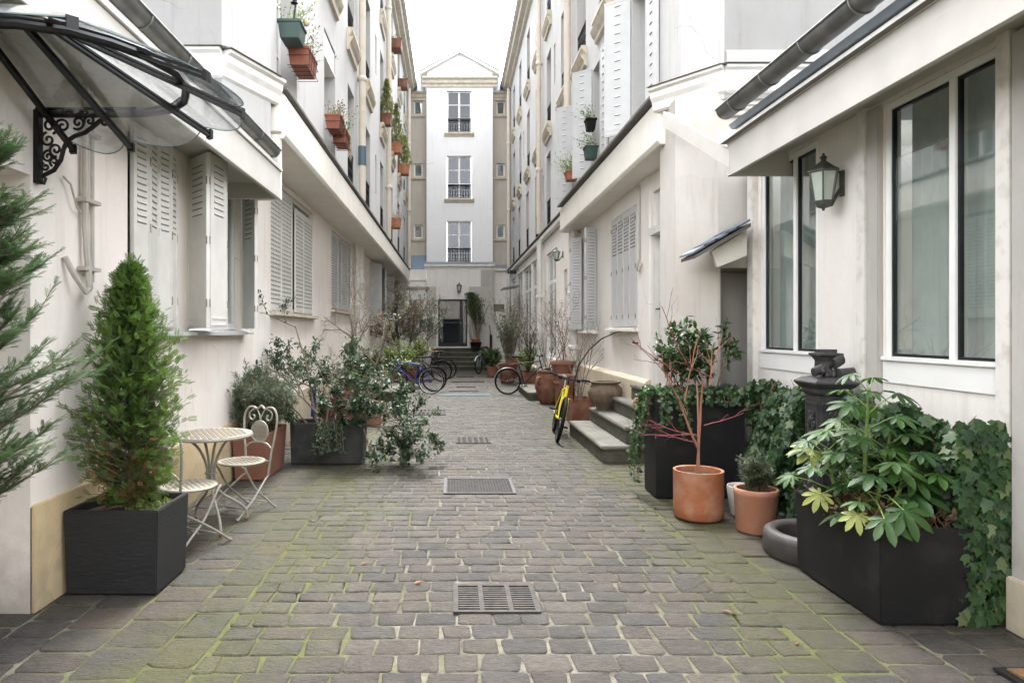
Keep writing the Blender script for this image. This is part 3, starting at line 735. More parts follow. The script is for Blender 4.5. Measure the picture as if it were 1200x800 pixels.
# overhang band with end
mb = MB(); mb.sweep(QG, [(0, 3.80), (.36, 3.80), (.39, 3.84), (.39, 4.30), (.33, 4.36), (.0, 4.36)], 7.85, 14.95); mb.build('overhang_band', 'fascia_cream', rt, bevel=.006)
mb = MB(); mb.box(2.30, 2.58, 7.82, 14.97, 4.362, 4.395); mb.build('band_capping', 'metal_cap', rt)
mb = MB(); mb.sweep(FP(7.2), [(o, 4.42+z) for o, z in CPROF], 2.85, 11); mb.sweep(kP, [(o, 4.42+z) for o, z in CPROF], -.35, kl+.04)
mb.sweep(FP(7.2), [(o*.8, 4.02+z*.4) for o, z in CPROF], 2.85, 11); mb.build('cornice', 'moulding_white', rt)
mb = MB(); mb.sweep(FP(7.2), [(0, 4.422), (.16, 4.422), (0, 4.47)], 2.82, 11); mb.sweep(kP, [(0, 4.422), (.16, 4.422), (0, 4.47)], -.35, kl+.05); mb.build('cornice_flashing', 'metal_cap', rt)
mb = MB(); mb.sweep(FP(7.2), [(0, 4.47), (.05, 4.47), (.05, 4.56), (.03, 4.60), (0, 4.60)], 2.88, 11); mb.build('string_course', 'plaster_concrete', rt)
# far section ground floor
fg = [(16.85, 18.5, .95, 3.72, .12), (15.22, 15.62, 2.1, 3.05, .2)]
bays = [(19.7, 22.0), (22.25, 24.7), (24.95, 27.3), (27.55, 29.6)]
for a, b in bays: fg.append((a, b, .75, 3.85, .12))
mb = MB(); wall(mb, QF, 15.0, 31, 0, 4.3, fg); mb.build('shopfront_wall', 'plaster_cool', rt)
window(QF, fg[0][0]+.01, fg[0][1]-.01, .96, 3.71, rt, .1, 'white_paint', cols=2, trans=(.72,), fw=.07, curtain='curtain_light', folds=True, bar=.09)
mb = MB(); mb.pbox(QF, 15.23, 15.61, 2.11, 3.04, -.2, -.15); mb.build('meter_cupboard', 'old_iron', rt)
for a, b in bays: window(QF, a+.01, b-.01, .76, 3.84, rt, .1, 'white_paint', cols=2, trans=(.28, .74), fw=.07, curtain='curtain_mid', bar=.08)
mb = MB(); mb.sweep(QF, [(0, 4.14), (.05, 4.14), (.09, 4.2), (.09, 4.30), (0, 4.34)], 15.0, 30.4); mb.build('string_moulding', 'moulding_white', rt)
mb = MB(); mb.box(2.44, 2.56, 15.0, 30.4, 4.342, 4.37); mb.build('ledge_flashing', 'metal_cap', rt)
mb = MB(); mb.sweep(QF, [(.001, 0), (.06, 0), (.06, .55), (.001, .6)], 15.01, 30.4); mb.build('shopfront_plinth', 'plinth_beige', rt)
mb = MB(); mb.sweep(QU, [(o, HU+.1+z) for o, z in EPROF], 7.4, 30.3); mb.sweep(FP(7.2), [(o, HU+.1+z) for o, z in EPROF], 2.8, 11); mb.build('eaves_cornice', 'moulding', rt)
mb = MB(); mb.hexa([(2.13, 6.9, 12.56), (11.2, 6.9, 12.56), (11.2, 31, 12.56), (2.13, 31, 12.56), (4.2, 9, 15.2), (9, 8, 15.2), (9, 31, 15.2), (4.2, 31, 15.2)]); mb.build('roof', 'zinc_roof', rt)
for ci, (c, w) in enumerate(rc1):
    window(QU, c-w/2+.01, c+w/2-.01, 4.43, R1[1], rt, .25, 'white_paint', cols=2, trans=(.35, .68), curtain='dark_room', rail=ci > 2, railh=.7)
for c, w in rc2:
    for a, b in (R2, R3):
        window(QU, c-w/2+.01, c+w/2-.01, a+.01, b, rt, .22, 'white_paint', cols=2, trans=(.35, .68), curtain='dark_room', sill='moulding', rail=True, railh=.55)
        s_ = MB(); s_.sweep(QU, [(0, a-.17), (.13, a-.17), (.10, a-.24), (.06, a-.30), (.05, a-.36), (0, a-.38)], c-w/2-.12, c+w/2+.12); s_.build('sill_moulding', 'moulding', rt)
for c, w, a, b in rsl: window(QU, c-w/2+.005, c+w/2-.005, a+.005, b, rt, .1, 'white_paint', cols=1, fw=.03, curtain='dark_room')
def opened(c, w, za, zb, near=True, far=True):
    if near: louvre_leaf(QU.p(c-w/2-w*.52, 0, .03).xy, QU.p(c-w/2-.02, 0, .045).xy, za, zb, rt, 'shutter_grey', True, slot_step=.13, hinge=False, slotw=.22)
    if far: louvre_leaf(QU.p(c+w/2, 0, .02).xy, QU.p(c+w/2+w*.3, 0, .33).xy, za, zb, rt, 'shutter_grey', True, slot_step=.13, hinge=False, slotw=.22)
opened(9.25, .85, 4.46, 6.4); opened(11.95, .8, 4.46, 6.4); opened(14.0, .7, 4.46, 6.4)
cyl_pipe(QU, 14.55, 4.4, 12.2, rt, 'pipe_beige', .075, .1, (6.2, 9.2, 11.)); cyl_pipe(QU, 19.3, 4.4, 12.2, rt, 'pipe_beige', .07, .1, (6.2, 9.2)); cyl_pipe(QU, 29.7, 4.4, 12.2, rt, 'pipe_beige', .075, .1, (6.9, 9.8))
cyl_pipe(QG, 14.62, 0, 3.8, rt, 'pipe_white', .09, .15, (1.3, 2.45)); cyl_pipe(QF, 19.1, 0, 4.15, rt, 'pipe_white', .08, .12, (1.2, 2.6)); cyl_pipe(QF, 29.85, 0, 4.15, rt, 'pipe_white', .07, .1, (1.6,))
mb = MB(); mb.tube([QG.p(9.85, 3.75, .05), QG.p(9.85, 2.7, .05), QG.p(9.95, 2.55, .06), QG.p(9.82, 2.5, .06), QG.p(9.72, 2.62, .05)], .014, 6); mb.build('cable', 'cable', rt, smooth=True)

# ================================================================ RIGHT LOW BUILDING
rl = thing('low_building', 'low white annex on the right with two dark framed windows and a wall lantern', 'building', (3.2, 4, 0))
S = RP(3.15)
N1 = (3.90, 4.98, 1.28, 3.30, .12); N2 = (5.88, 6.96, 1.28, 3.30, .12)
mb = MB(); wall(mb, S, 3.80, 7.18, 0, 3.34, [N1, N2], .12); mb.build('wall', 'plaster_cool', rl)
mb = MB(); wall(mb, S, -4, 3.80, 0, 3.34, []); mb.pbox(S, 3.2, 3.79, 0, 3.3, .0, .05); mb.pbox(S, 4.99, 5.13, 1.2, 3.3, .001, .04); mb.build('concrete_wall', 'plaster_concrete', rl, bevel=.008)
mb = MB(); mb.pbox(S, 2.6, 3.78, 0, .30, .051, .09); mb.build('plinth', 'plinth_beige', rl, bevel=.008)
mb = MB()
for a, b in ((3.80, 3.895), (5.135, 5.24), (7.03, 7.17)):
    mb = MB(); mb.pbox(S, a, b, 0 if a > 6 else 1.0, 3.33, .001, .055); mb.build('post', 'old_white_paint', rl, bevel=.004)
for h in (N1, N2):
    a, b, c, e = h[:4]
    mb = MB(); o0, o1 = -.09, -.01; fw = .055
    mb.pbox(S, a, b, c, c+.16, -.1, .012); mb.pbox(S, a+.003, b-.003, c+.16, c+.19, -.1, .03)
    mb.pbox(S, a+.003, a+fw, c+.19, e, o0, o1); mb.pbox(S, b-fw, b-.003, c+.19, e, o0, o1); mb.pbox(S, a+fw, b-fw, e-fw, e-.003, o0, o1)
    m_ = a+(b-a)*(.38); mb.pbox(S, m_-.026, m_+.026, c+.19, e-fw, o0, o1+.006)
    for u in (a+.25, b-.25): mb.pbox(S, u-.03, u+.03, c+.165, c+.182, .012, .025)
    w = mb.build('window', 'white_paint', rl, bevel=.003)
    mb = MB()
    for u0, u1 in ((a+fw, m_-.026), (m_+.026, b-fw)):
        zb, zt = c+.192, e-fw-.002; t = .018
        mb.pbox(S, u0+.001, u0+t, zb, zt, -.05, -.022); mb.pbox(S, u1-t, u1-.001, zb, zt, -.05, -.022); mb.pbox(S, u0+t, u1-t, zb, zb+t, -.05, -.022); mb.pbox(S, u0+t, u1-t, zt-t, zt, -.05, -.022)
    mb.build('sash', 'black_frame', w)
    mb = MB(); mb.pbox(S, a+fw+.02, b-fw-.02, c+.2, e-fw, -.04, -.036); mb.build('pane', 'glass', w)
    mb = MB(); n = 90; pts = [(a+(b-a)*i/n, -.2+.018*math.sin(i*.9)+.012*math.sin(i*.23+1)) for i in range(n+1)]
    mb.add([S.p(u, c+.1, o) for u, o in pts]+[S.p(u, e, o) for u, o in pts], [(i, i+1, n+2+i, n+1+i) for i in range(n)])
    mb.build('curtain', 'curtain_light', w, smooth=True)
# eaves
mb = MB(); mb.box(2.60, 2.64, -4, 6.45, 3.11, 3.42); mb.box(2.64, 3.15, -4, 6.42, 3.33, 3.345); mb.box(2.60, 3.9, 6.41, 6.45, 3.11, 3.42) ; mb.build('fascia', 'fascia_white', rl, bevel=.004)
mb = MB(); mb.sweep(S, [(.56, 3.43), (.53, 3.43), (.50, 3.47), (.50, 3.52), (.46, 3.56), (.3, 3.56), (.3, 3.42), (.56, 3.42)], -4, 6.47); mb.build('eaves_moulding', 'moulding_white', rl)
mb = MB(); mb.sweep(S, [(.61, 3.422), (.60, 3.432), (.4, 3.44), (.4, 3.424)], -4, 6.49); mb.build('drip_flashing', 'metal_cap', rl)
mb = MB(); mb.hexa([(2.66, -4, 3.57), (9, -4, 4.1), (9, 7.2, 4.1), (2.66, 6.5, 3.57), (2.63, -4, 3.61), (9, -4, 4.16), (9, 7.2, 4.16), (2.63, 6.5, 3.61)]); mb.build('roof', 'zinc_roof', rl)
mb = MB(); mb.quad((3.15, 7.18, 0), (3.15, 7.18, 3.4), (9, 7.18, 4.1), (9, 7.18, 0)); mb.quad((3.15, -4, 0), (3.15, -4, 3.4), (9, -4, 4.1), (9, -4, 0)); mb.build('end_wall', 'plaster_cool', rl)
gutter(2.56, -4, 6.40, 3.72, rl, -1, .09)
# diagonal beam across the passage
bm_ = MB(); bm_.hexa([(2.27, 7.36, 3.85), (2.60, 6.40, 3.17), (2.68, 6.44, 3.17), (2.37, 7.42, 3.85), (2.27, 7.36, 4.02), (2.60, 6.40, 3.35), (2.68, 6.44, 3.35), (2.37, 7.42, 4.02)])
bm_.build('beam', 'fascia_white', rl, bevel=.004)

# ================================================================ BUILDING FAR BEHIND THE CAMERA (shows only in reflections)
cb = thing('courtyard_building', 'pale building standing far behind the camera', 'building', (0, -26, 0))
K = Pl((0, -26), (1, 0), (0, 1)); hs_ = [(x, x+1.1, z, z+1.9, .2) for x in (-9.5, -6.5, -3.6, 3, 6, 9) for z in (1.2, 4.4, 7.4)]+[(-1.2, 1.4, 0, 3.2, .5)]
mb = MB(); wall(mb, K, -13, 13, 0, 10.6, hs_); mb.box(-13, 13, -34, -26.6, 0, 10.59); mb.build('wall', 'plaster_grey', cb)
for h in hs_[:-1]: window(K, h[0]+.01, h[1]-.01, h[2]+.01, h[3], cb, .16, 'white_paint', cols=2, trans=(.5,), curtain='dark_room')
mb = MB(); mb.pbox(K, -1.19, 1.39, .0, 3.19, -.5, -.44); mb.build('gate', 'bike_black', cb)
# ================================================================ END BUILDING
eb = thing('end_building', 'narrow white gabled house closing the far end of the alley', 'building', (.3, 30, 0))
E = FP(30.0); E2 = FP(30.6); EX0, EX1 = -1.13, 1.78
wins = [(-.24, .85, 4.66, 6.48, .22), (-.24, .85, 7.45, 9.35, .22), (-.24, .85, 10.35, 12.2, .22)]
mb = MB(); wall(mb, E, EX0, EX1, 4.45, 12.75, wins)
for x in (EX0, EX1): mb.quad((x, 30, 4.45), (x, 30.6, 4.45), (x, 30.6, 12.75), (x, 30, 12.75))
# gable
mb.add([(EX0+.02, 30.0, 12.75), (EX1-.02, 30.0, 12.75), (EX1-.02, 30.0, 13.0), (.33, 30.0, 13.85), (EX0+.02, 30.0, 13.0)], [(0, 1, 2, 3, 4)])
mb.build('upper_wall', 'plaster_bright', eb)
mb = MB(); mb.add([(-.75, 29.98, 12.85), (1.4, 29.98, 12.85), (1.4, 29.98, 12.98), (.33, 29.98, 13.45), (-.75, 29.98, 12.98)]+[(-.75, 29.999, 12.85), (1.4, 29.999, 12.85), (1.4, 29.999, 12.98), (.33, 29.999, 13.45), (-.75, 29.999, 12.98)], [(0, 1, 2, 3, 4), (0, 5, 6, 1), (1, 6, 7, 2), (2, 7, 8, 3), (3, 8, 9, 4), (4, 9, 5, 0)]); mb.build('gable_panel', 'plaster_bright', eb)
mb = MB(); GP = [(0, 0), (.22, 0), (.22, -.08), (.14, -.14), (.12, -.26), (.06, -.32), (.05, -.42), (0, -.42)]
mb.sweep(E, [(o, 12.78+z) for o, z in GP], EX0-.2, EX1+.2); mb.build('cornice', 'moulding', eb)
mb = MB()
for s_ in (-1, 1):
    x0 = .33; x1 = .33+s_*1.72; z0 = 13.95; z1 = 13.0
    mb.hexa([(x0, 29.82, z0-.12), (x1, 29.82, z1-.12), (x1, 34, z1-.12), (x0, 34, z0-.12), (x0, 29.82, z0), (x1, 29.82, z1), (x1, 34, z1), (x0, 34, z0)])
mb.build('gable_roof', 'moulding_white', eb)
mb = MB()
for s_ in (-1, 1):
    x0 = .33; x1 = .33+s_*1.76
    mb.hexa([(x0, 29.80, 13.955), (x1, 29.80, 13.005), (x1, 34, 13.005), (x0, 34, 13.955), (x0, 29.80, 13.99), (x1, 29.80, 13.04), (x1, 34, 13.04), (x0, 34, 13.99)])
    mb.box(x1-.1 if s_ > 0 else x1, x1 if s_ > 0 else x1+.1, 29.85, 30.0, 12.80, 13.0)
mb.hexa([(-2.6, 30.45, 12.25), (-1.1, 30.45, 12.25), (-1.1, 34, 13.6), (-2.6, 34, 13.6), (-2.6, 30.45, 12.30), (-1.1, 30.45, 12.30), (-1.1, 34, 13.65), (-2.6, 34, 13.65)])
mb.hexa([(1.75, 30.45, 12.25), (3.2, 30.45, 12.25), (3.2, 34, 13.6), (1.75, 34, 13.6), (1.75, 30.45, 12.30), (3.2, 30.45, 12.30), (3.2, 34, 13.65), (1.75, 34, 13.65)])
mb.hexa([(-2.6, 30.42, 12.3), (-1.2, 30.42, 12.3), (-1.2, 30.9, 12.3), (-2.6, 30.9, 12.3), (-2.6, 30.8, 12.95), (-1.2, 30.8, 12.95), (-1.2, 31, 12.95), (-2.6, 31, 12.95)])
mb.hexa([(1.85, 30.42, 12.3), (3.2, 30.42, 12.3), (3.2, 30.9, 12.3), (1.85, 30.9, 12.3), (1.85, 30.8, 12.95), (3.2, 30.8, 12.95), (3.2, 31, 12.95), (1.85, 31, 12.95)])
mb.build('zinc_roof', 'zinc_roof', eb)
sm = [(-1.72, -1.33, z, z+.62) for z in (11.35, 8.55, 5.8)]; smr = [(1.98, 2.36, z, z+.62) for z in (11.35, 8.55, 5.8)]
mb = MB(); wall(mb, E2, -2.4, EX0, 5.05, 12.3, [(a, b, c, d, .2) for a, b, c, d in sm]); wall(mb, E2, EX1, 3.0, 4.45, 12.3, [(a, b, c, d, .2) for a, b, c, d in smr]); mb.build('side_wall', 'plaster_grey', eb)
mb = MB(); wall(mb, E2, -2.4, EX0, 0, 5.05, []); mb.build('painted_band', 'patch_blue', eb)
mb = MB(); mb.sweep(E2, [(o*.8, 12.35+z*.9) for o, z in GP], -2.4, EX0-.01); mb.build('side_cornice', 'moulding', eb); mb = MB(); mb.sweep(E2, [(o*.8, 12.35+z*.9) for o, z in GP], EX1+.01, 3.0); mb.build('side_cornice', 'moulding', eb)
for a, b, c, d in sm+smr: window(E2, a+.005, b-.005, c+.005, d, eb, .15, 'white_paint', cols=1, fw=.05, curtain='curtain_mid', sill='moulding', sillp=[(0, 0), (.08, 0), (.08, -.09), (.04, -.14), (0, -.14)])
for i, (a, b, c, d, _) in enumerate(wins): window(E, a+.01, b-.01, c+.01, d, eb, .16, 'white_paint', cols=2, trans=(.36, .68), fw=.06, curtain='curtain_mid' if i < 2 else 'dark_room', folds=i < 2, sill='moulding' if i else None, rail=True, railh=.62, glass='glass_dark')
mb = MB(); mb.sweep(E, [(.0, 4.62), (.16, 4.60), (.17, 4.50), (.10, 4.44), (.08, 4.36), (0, 4.34)], EX0-.1, EX1+.1); mb.sweep(E2, [(.0, 4.50), (.12, 4.48), (.12, 4.36), (0, 4.3)], EX1+.1, 3); mb.build('ledge', 'moulding_white', eb)
mb = MB(); mb.sweep(E, [(0, 4.63), (.185, 4.605), (.185, 4.63), (0, 4.70)], EX0-.12, EX1+.12); mb.sweep(E2, [(0, 4.51), (.15, 4.49), (.15, 4.51), (0, 4.62)], EX1+.12, 3); mb.build('ledge_flashing', 'zinc_roof', eb)
dr = (-.62, .66, .98, 3.05, .2)
EG = FP(29.92)
mb = MB(); wall(mb, EG, EX0, EX1, 0, 4.36, [dr]); wall(mb, E2, EX1, 3.2, 0, 4.45, [])
mb.quad((EX1, 29.92, 0), (EX1, 30.6, 0), (EX1, 30.6, 4.4), (EX1, 29.92, 4.4))
mb.build('ground_floor_wall', 'plaster_cool', eb)
mb = MB(); mb.pbox(EG, .72, EX1, .99, 3.6, .001, .03); mb.build('stone_facing', 'stone_block', eb)
mb = MB(); mb.pbox(EG, -1.12, -.70, .99, 3.6, .001, .03); mb.build('stone_facing', 'stone_block', eb)
mb = MB(); mb.pbox(EG, 1.25, EX1, 3.61, 4.34, .001, .04); mb.build('pilaster', 'plaster_concrete', eb)
# door
mb = MB(); a, b, c, d = dr[:4]
mb.pbox(EG, a, a+.07, c, d, -.18, -.08); mb.pbox(EG, b-.07, b, c, d, -.18, -.08); mb.pbox(EG, a+.07, b-.07, d-.08, d, -.18, -.08); mb.pbox(EG, a+.07, b-.07, c, c+.16, -.18, -.08)
mb.pbox(EG, .32, .46, c+.16, d-.08, -.18, -.08); mb.pbox(EG, a+.07, .32, 2.0, 2.07, -.17, -.09)
w = mb.build('door', 'black_frame', eb)
mb = MB(); mb.pbox(EG, a+.05, b-.05, c+.1, d-.05, -.14, -.135); mb.build('pane', 'glass_dark', w)
mb = MB(); mb.pbox(EG, a-.1, b+.1, c-.05, d+.05, -1.5, -1.46); mb.pbox(EG, a-.1, a-.06, c-.05, d+.05, -1.46, -.21); mb.pbox(EG, b+.06, b+.1, c-.05, d+.05, -1.46, -.21); mb.pbox(EG, a-.1, b+.1, d+.05, d+.09, -1.5, -.21); mb.build('hallway', 'dark_room', w)
mb = MB(); mb.tube([EG.p(.38, 2.0, -.08), EG.p(.38, 2.0, -.03)], .02, 8); mb.build('handle', 'steel', w)
mb = MB(); mb.box(-2.6, EX0, 29.3, 30.6, 0, 3.55); mb.box(-2.0, -1.135, 29.9, 30.55, 3.6, 4.35); mb.box(-2.3, -1.13, 29.75, 30.6, 3.55, 3.85)
mb.build('lean_to', 'plaster_cool', eb, bevel=.01)
mb = MB(); mb.sweep(FP(29.3), [(0, 3.62), (.14, 3.62), (.14, 3.55), (.06, 3.45), (0, 3.42)], -2.5, -.98); mb.sweep(FP(29.75), [(0, 3.93), (.1, 3.93), (.1, 3.86), (0, 3.85)], -2.3, -1.1); mb.build('lean_to_cornice', 'moulding_white', eb)
es = thing('stone_steps', 'worn dark stone steps leading up to the black glass door at the alley end', 'steps', (.4, 29, 0))
for i in range(5):
    mb = MB(); y0 = 28.55+.28*i; mb.box(-.9, 1.68-.0*i, y0+.03, 29.91, .185*i+.005-.03, .185*(i+1)-.035); mb.build('riser', 'step_riser', es)
    mb = MB(); mb.box(-.92, 1.7, y0, y0+.33 if i < 4 else 29.91, .185*(i+1)-.035, .185*(i+1)); mb.build('step', 'step_stone', es, bevel=.008)
mb = MB(); mb.tube([(1.62, 28.6, 0), (1.62, 28.6, 1.5)], .05, 8); mb.tube([(1.62, 28.6, 1.45), (1.62, 29.8, 1.9)], .02, 6); mb.build('handrail_post', 'black_iron', es)

def lantern(label, P, u, z, h, group='wall lanterns', out=.16):
    """z = bottom tip"""
    c = P.p(u, z, out); w = h*.21
    t = thing('wall_lantern', label, 'lantern', tuple(P.p(u, z+h*.5, 0)), group)
    def ring(r, zz, n=6): return [(c.x+r*math.cos(2*math.pi*(i+.5)/n), c.y+r*math.sin(2*math.pi*(i+.5)/n), z+zz) for i in range(n)]
    mb = MB()
    mb.lathe([(0, 0), (.02*h, .0), (.03*h, .04*h), (.12*h, .07*h), (w*.72, .14*h), (w*.76, .17*h)], (c.x, c.y, z), 6)
    mb.lathe([(w*1.32, .66*h), (w*1.34, .69*h), (w*.95, .74*h), (w*.5, .82*h), (.25*w, .86*h), (.2*w, .90*h), (.33*w, .93*h), (.12*w, .965*h), (.1*w, 1.0*h), (0, 1.01*h)], (c.x, c.y, z), 6)
    for i in range(6):
        a = 2*math.pi*i/6
        mb.tube([(c.x+w*.76*math.cos(a), c.y+w*.76*math.sin(a), z+.17*h), (c.x+w*1.15*math.cos(a), c.y+w*1.15*math.sin(a), z+.67*h)], .012*h+.002, 4)
    mb.build('cage', 'lantern_iron', t)
    mb = MB(); mb.lathe([(w*.70, .17*h), (w*1.08, .66*h)], (c.x, c.y, z), 6); mb.build('glass_panes', 'lantern_glass', t)
    mb = MB(); mb.tube([P.p(u, z+.45*h, .0), P.p(u, z+.30*h, out*.3), P.p(u, z+.10*h, out*.6), c+Vector((0, 0, .06*h))], .010+.01*h, 6)
    k0 = P.p(u, z+.45*h, 0); mb.pbox(P, u-.05*h, u+.05*h, z+.25*h, z+.7*h, .0, .02); mb.build('bracket', 'lantern_iron', t)
    return t
lantern('weathered hexagonal lantern on the white wall between the two near right windows', S, 5.50, 2.62, .46)
lantern('green black lantern hanging above the glass door at the alley end', EG, .30, 3.33, .46)
lantern('small dark lantern high on the wall beside the right drainpipe', QF, 15.75, 3.25, .34)

# plaque
pq = thing('wall_plaque', 'bronze plaque with lines of raised lettering beside the alley end door', 'plaque', (2.1, 30.58, 2.7))
mb = MB(); mb.pbox(E2, 1.86, 2.32, 2.55, 2.86, .002, .03); mb.build('plate', 'bronze', pq)
mb = MB()
for k in range(4):
    u = 1.90
    while u < 2.26:
        l = rnd.uniform(.02, .06); mb.pbox(E2, u, min(u+l, 2.29), 2.59+k*.065, 2.62+k*.065, .03, .034); u += l+.015
mb.build('lettering', 'bronze_light', pq)
# glass visor at far right
ga = thing('glass_visor', 'flat frosted glass visor over the far right shop door', 'canopy', (2.5, 26, 3.2))
mb = MB(); mb.hexa([(1.90, 25.6, 3.25), (2.54, 25.6, 3.36), (2.54, 27.2, 3.36), (1.90, 27.2, 3.25), (1.90, 25.6, 3.28), (2.54, 25.6, 3.39), (2.54, 27.2, 3.39), (1.90, 27.2, 3.28)]); mb.build('sheet', 'glass_block', ga)
mb = MB()
for y in (25.9, 26.9): mb.tube([(2.55, y, 3.75), (2.0, y, 3.29)], .012, 6)
mb.build('stay_rods', 'steel', ga)
cm = thing('security_camera', 'small dark camera high on the far right shop wall', 'camera', (2.5, 26.2, 4.0))
mb = MB(); mb.box(2.2, 2.46, 26.1, 26.25, 3.85, 3.98); mb.tube([(2.18, 26.17, 3.91), (2.12, 26.17, 3.90)], .05, 8); mb.tube([(2.55, 26.17, 4.0), (2.38, 26.17, 3.95)], .02, 6); mb.build('housing', 'black_iron', cm)
# slate canopy
sc_ = thing('slate_canopy', 'small sloping blue slate canopy over the side doorway', 'canopy', (2.8, 7.0, 2.5))
mb = MB()
for i in range(5):
    x0 = 2.40+i*.108; x1 = x0+.135; z0 = 2.42+i*.062; z1 = z0+.078
    for j in range(3):
        y0 = 6.80+.14*j; mb.hexa([(x0, y0, z0+.012*(i % 2)), (x1, y0, z1), (x1, y0+.135, z1), (x0, y0+.135, z0), (x0, y0, z0+.022+.012*(i % 2)), (x1, y0, z1+.022), (x1, y0+.135, z1+.022), (x0, y0+.135, z0+.022)])
mb.build('slates', 'slate', sc_)
mb = MB(); mb.hexa([(2.42, 6.81, 2.375), (2.98, 6.81, 2.69), (2.98, 7.22, 2.69), (2.42, 7.22, 2.375), (2.42, 6.81, 2.41), (2.98, 6.81, 2.73), (2.98, 7.22, 2.73), (2.42, 7.22, 2.41)])
mb.build('boarding', 'metal_cap', sc_)
mb = MB(); mb.hexa([(2.70, 6.95, 2.30), (3.0, 6.95, 2.42), (3.0, 7.01, 2.42), (2.70, 7.01, 2.30), (2.64, 6.95, 2.46), (3.0, 6.95, 2.68), (3.0, 7.01, 2.68), (2.64, 7.01, 2.46)]); mb.build('bracket', 'fascia_cream', sc_)

# ================================================================ GLASS AWNING (left foreground)
aw = thing('glass_awning', 'glass awning on a black scrolled iron bracket above the left door', 'awning', (LX, 3.4, 2.93))
zr = 2.93
ring = [(LX, 4.03), (-2.03, 4.03), (-1.80, 4.02), (-1.62, 3.95), (-1.49, 3.80), (-1.41, 3.62), (-1.375, 3.38), (-1.43, 3.18), (-1.52, 3.04), (-1.64, 2.92), (-1.82, 2.85), (-2.1, 2.83), (LX, 2.83)]
A = Vector((-1.97, 3.24, 3.13)); W0 = Vector((LX, 3.3, 3.26)); Wm = Vector((-2.36, 3.28, 3.22))
mb = MB(); mb.tube([(x, y, zr) for x, y in ring], .022, 8)
mb.tube([(x, y, zr+.03) for x, y in ring], .010, 6)
mb.tube([W0, A], .02, 8)
ribs = [(Wm, Vector((-2.36, 4.24, 2.78))), (A+Vector((-.1, .01, .01)), Vector((-2.0, 4.24, 2.79))), (A, Vector((-1.44, 4.03, 2.81))), (A, Vector((-1.12, 3.62, 2.80))), (A+Vector((0, -.02, 0)), Vector((-1.12, 3.09, 2.80))), (A+Vector((-.02, -.04, 0)), Vector((-1.45, 2.60, 2.82))), (A+Vector((-.1, -.05, 0)), Vector((-2.0, 2.45, 2.80)))]
mb.build('frame', 'black_iron', aw, smooth=True)
for a, b in ribs:
    mb = MB(); dv = (b-a).normalized(); sd = dv.cross(Vector((0, 0, 1))).normalized()*.014; up = Vector((0, 0, .012))
    for zz in (0, .022):
        o = Vector((0, 0, zz)); mb.hexa([a-sd-up+o, b-sd-up+o, b+sd-up+o, a+sd-up+o, a-sd+o, b-sd+o, b+sd+o, a+sd+o])
    e = b; mb.hexa([e-sd*1.5-up*1.6, e+dv*.02-sd*1.5-up*1.6, e+dv*.02+sd*1.5-up*1.6, e+sd*1.5-up*1.6, e-sd*1.5+up*2.6, e+dv*.02-sd*1.5+up*2.6, e+dv*.02+sd*1.5+up*2.6, e+sd*1.5+up*2.6])
    mb.build('rib', 'black_iron', aw)
for i in range(len(ribs)-1):
    (a0, b0), (a1, b1) = ribs[i], ribs[i+1]
    a0 = a0+Vector((0, 0, .024)); a1 = a1+Vector((0, 0, .024)); b0 = b0+Vector((0, 0, .024)); b1 = b1+Vector((0, 0, .024))
    n = 10; m = 8; vs = []
    for j in range(m+1):
        for k in range(n+1):
            f = k/n; base = a0.lerp(a1, f); e = b0.lerp(b1, f); dv = (e-base)
            sc2 = 1+.13*math.sin(math.pi*f)-.04
            p = base+dv*sc2*(j/m)+Vector((0, 0, .05*math.sin(math.pi*j/m)*.5)); vs.append(p)
    fs = [(j*(n+1)+k, j*(n+1)+k+1, (j+1)*(n+1)+k+1, (j+1)*(n+1)+k) for j in range(m) for k in range(n)]
    k = len(vs); vs2 = vs+[v+Vector((0, 0, .004)) for v in vs]; fs2 = fs+[tuple(k+q for q in f) for f in fs]
    mb = MB(); mb.add(vs2, fs2)
    mb.build('pane', 'glass_awning', aw, smooth=True)
    mb = MB(); mb.tube([vs[m*(n+1)+q] for q in range(n+1)], .0035, 5); mb.build('pane_edge', 'glass_block', aw)
def scroll(mb, c, r, a0, turns, r_t, Pm, n=26):
    pts = []
    for i in range(n):
        f = i/(n-1); a = a0+turns*2*math.pi*f; q = r*(1-.86*f)
        pts.append(Pm(c[0]+q*math.cos(a), c[1]+q*math.sin(a)))
    mb.tube(pts, r_t, 6)
for yy in (4.03, 2.83):
    mb = MB(); Pm = lambda u, z, yy=yy: Vector((LX+u, yy, z))
    mb.box(LX+.0, LX+.03, yy-.025, yy+.025, 2.52, 2.95)
    mb.tube([Pm(.02, 2.53), Pm(.05, 2.52), Pm(.06, 2.55), Pm(.04, 2.565)], .010, 6)
    # main S arm
    arm = [(.05, 2.57), (.11, 2.60), (.15, 2.66), (.165, 2.72), (.185, 2.77), (.23, 2.80), (.29, 2.82), (.34, 2.855), (.38, 2.89), (.40, 2.90)]
    mb.tube([Pm(*p) for p in arm], .013, 7)
    scroll(mb, (.405, 2.885), .028, 1.6, -1.2, .009, Pm)
    for c, r, a0, t in (((.085, 2.86), .05, -1.2, 1.35), ((.16, 2.86), .045, 3.4, -1.4), ((.25, 2.88), .042, -2.2, 1.4), ((.32, 2.89), .034, 3.6, -1.3), ((.075, 2.78), .045, 1.8, 1.3), ((.12, 2.72), .042, -1.5, -1.35), ((.075, 2.68), .036, 1.5, 1.4), ((.11, 2.65), .028, -2.0, -1.2), ((.06, 2.62), .026, 2.0, 1.2)):
        scroll(mb, c, r, a0, t, .0075, Pm)
    mb.build('bracket', 'black_iron', aw, smooth=True)
mb = MB(); Pf = lambda u, z: Vector((A.x+u*.9, A.y+u*.3, A.z+z))
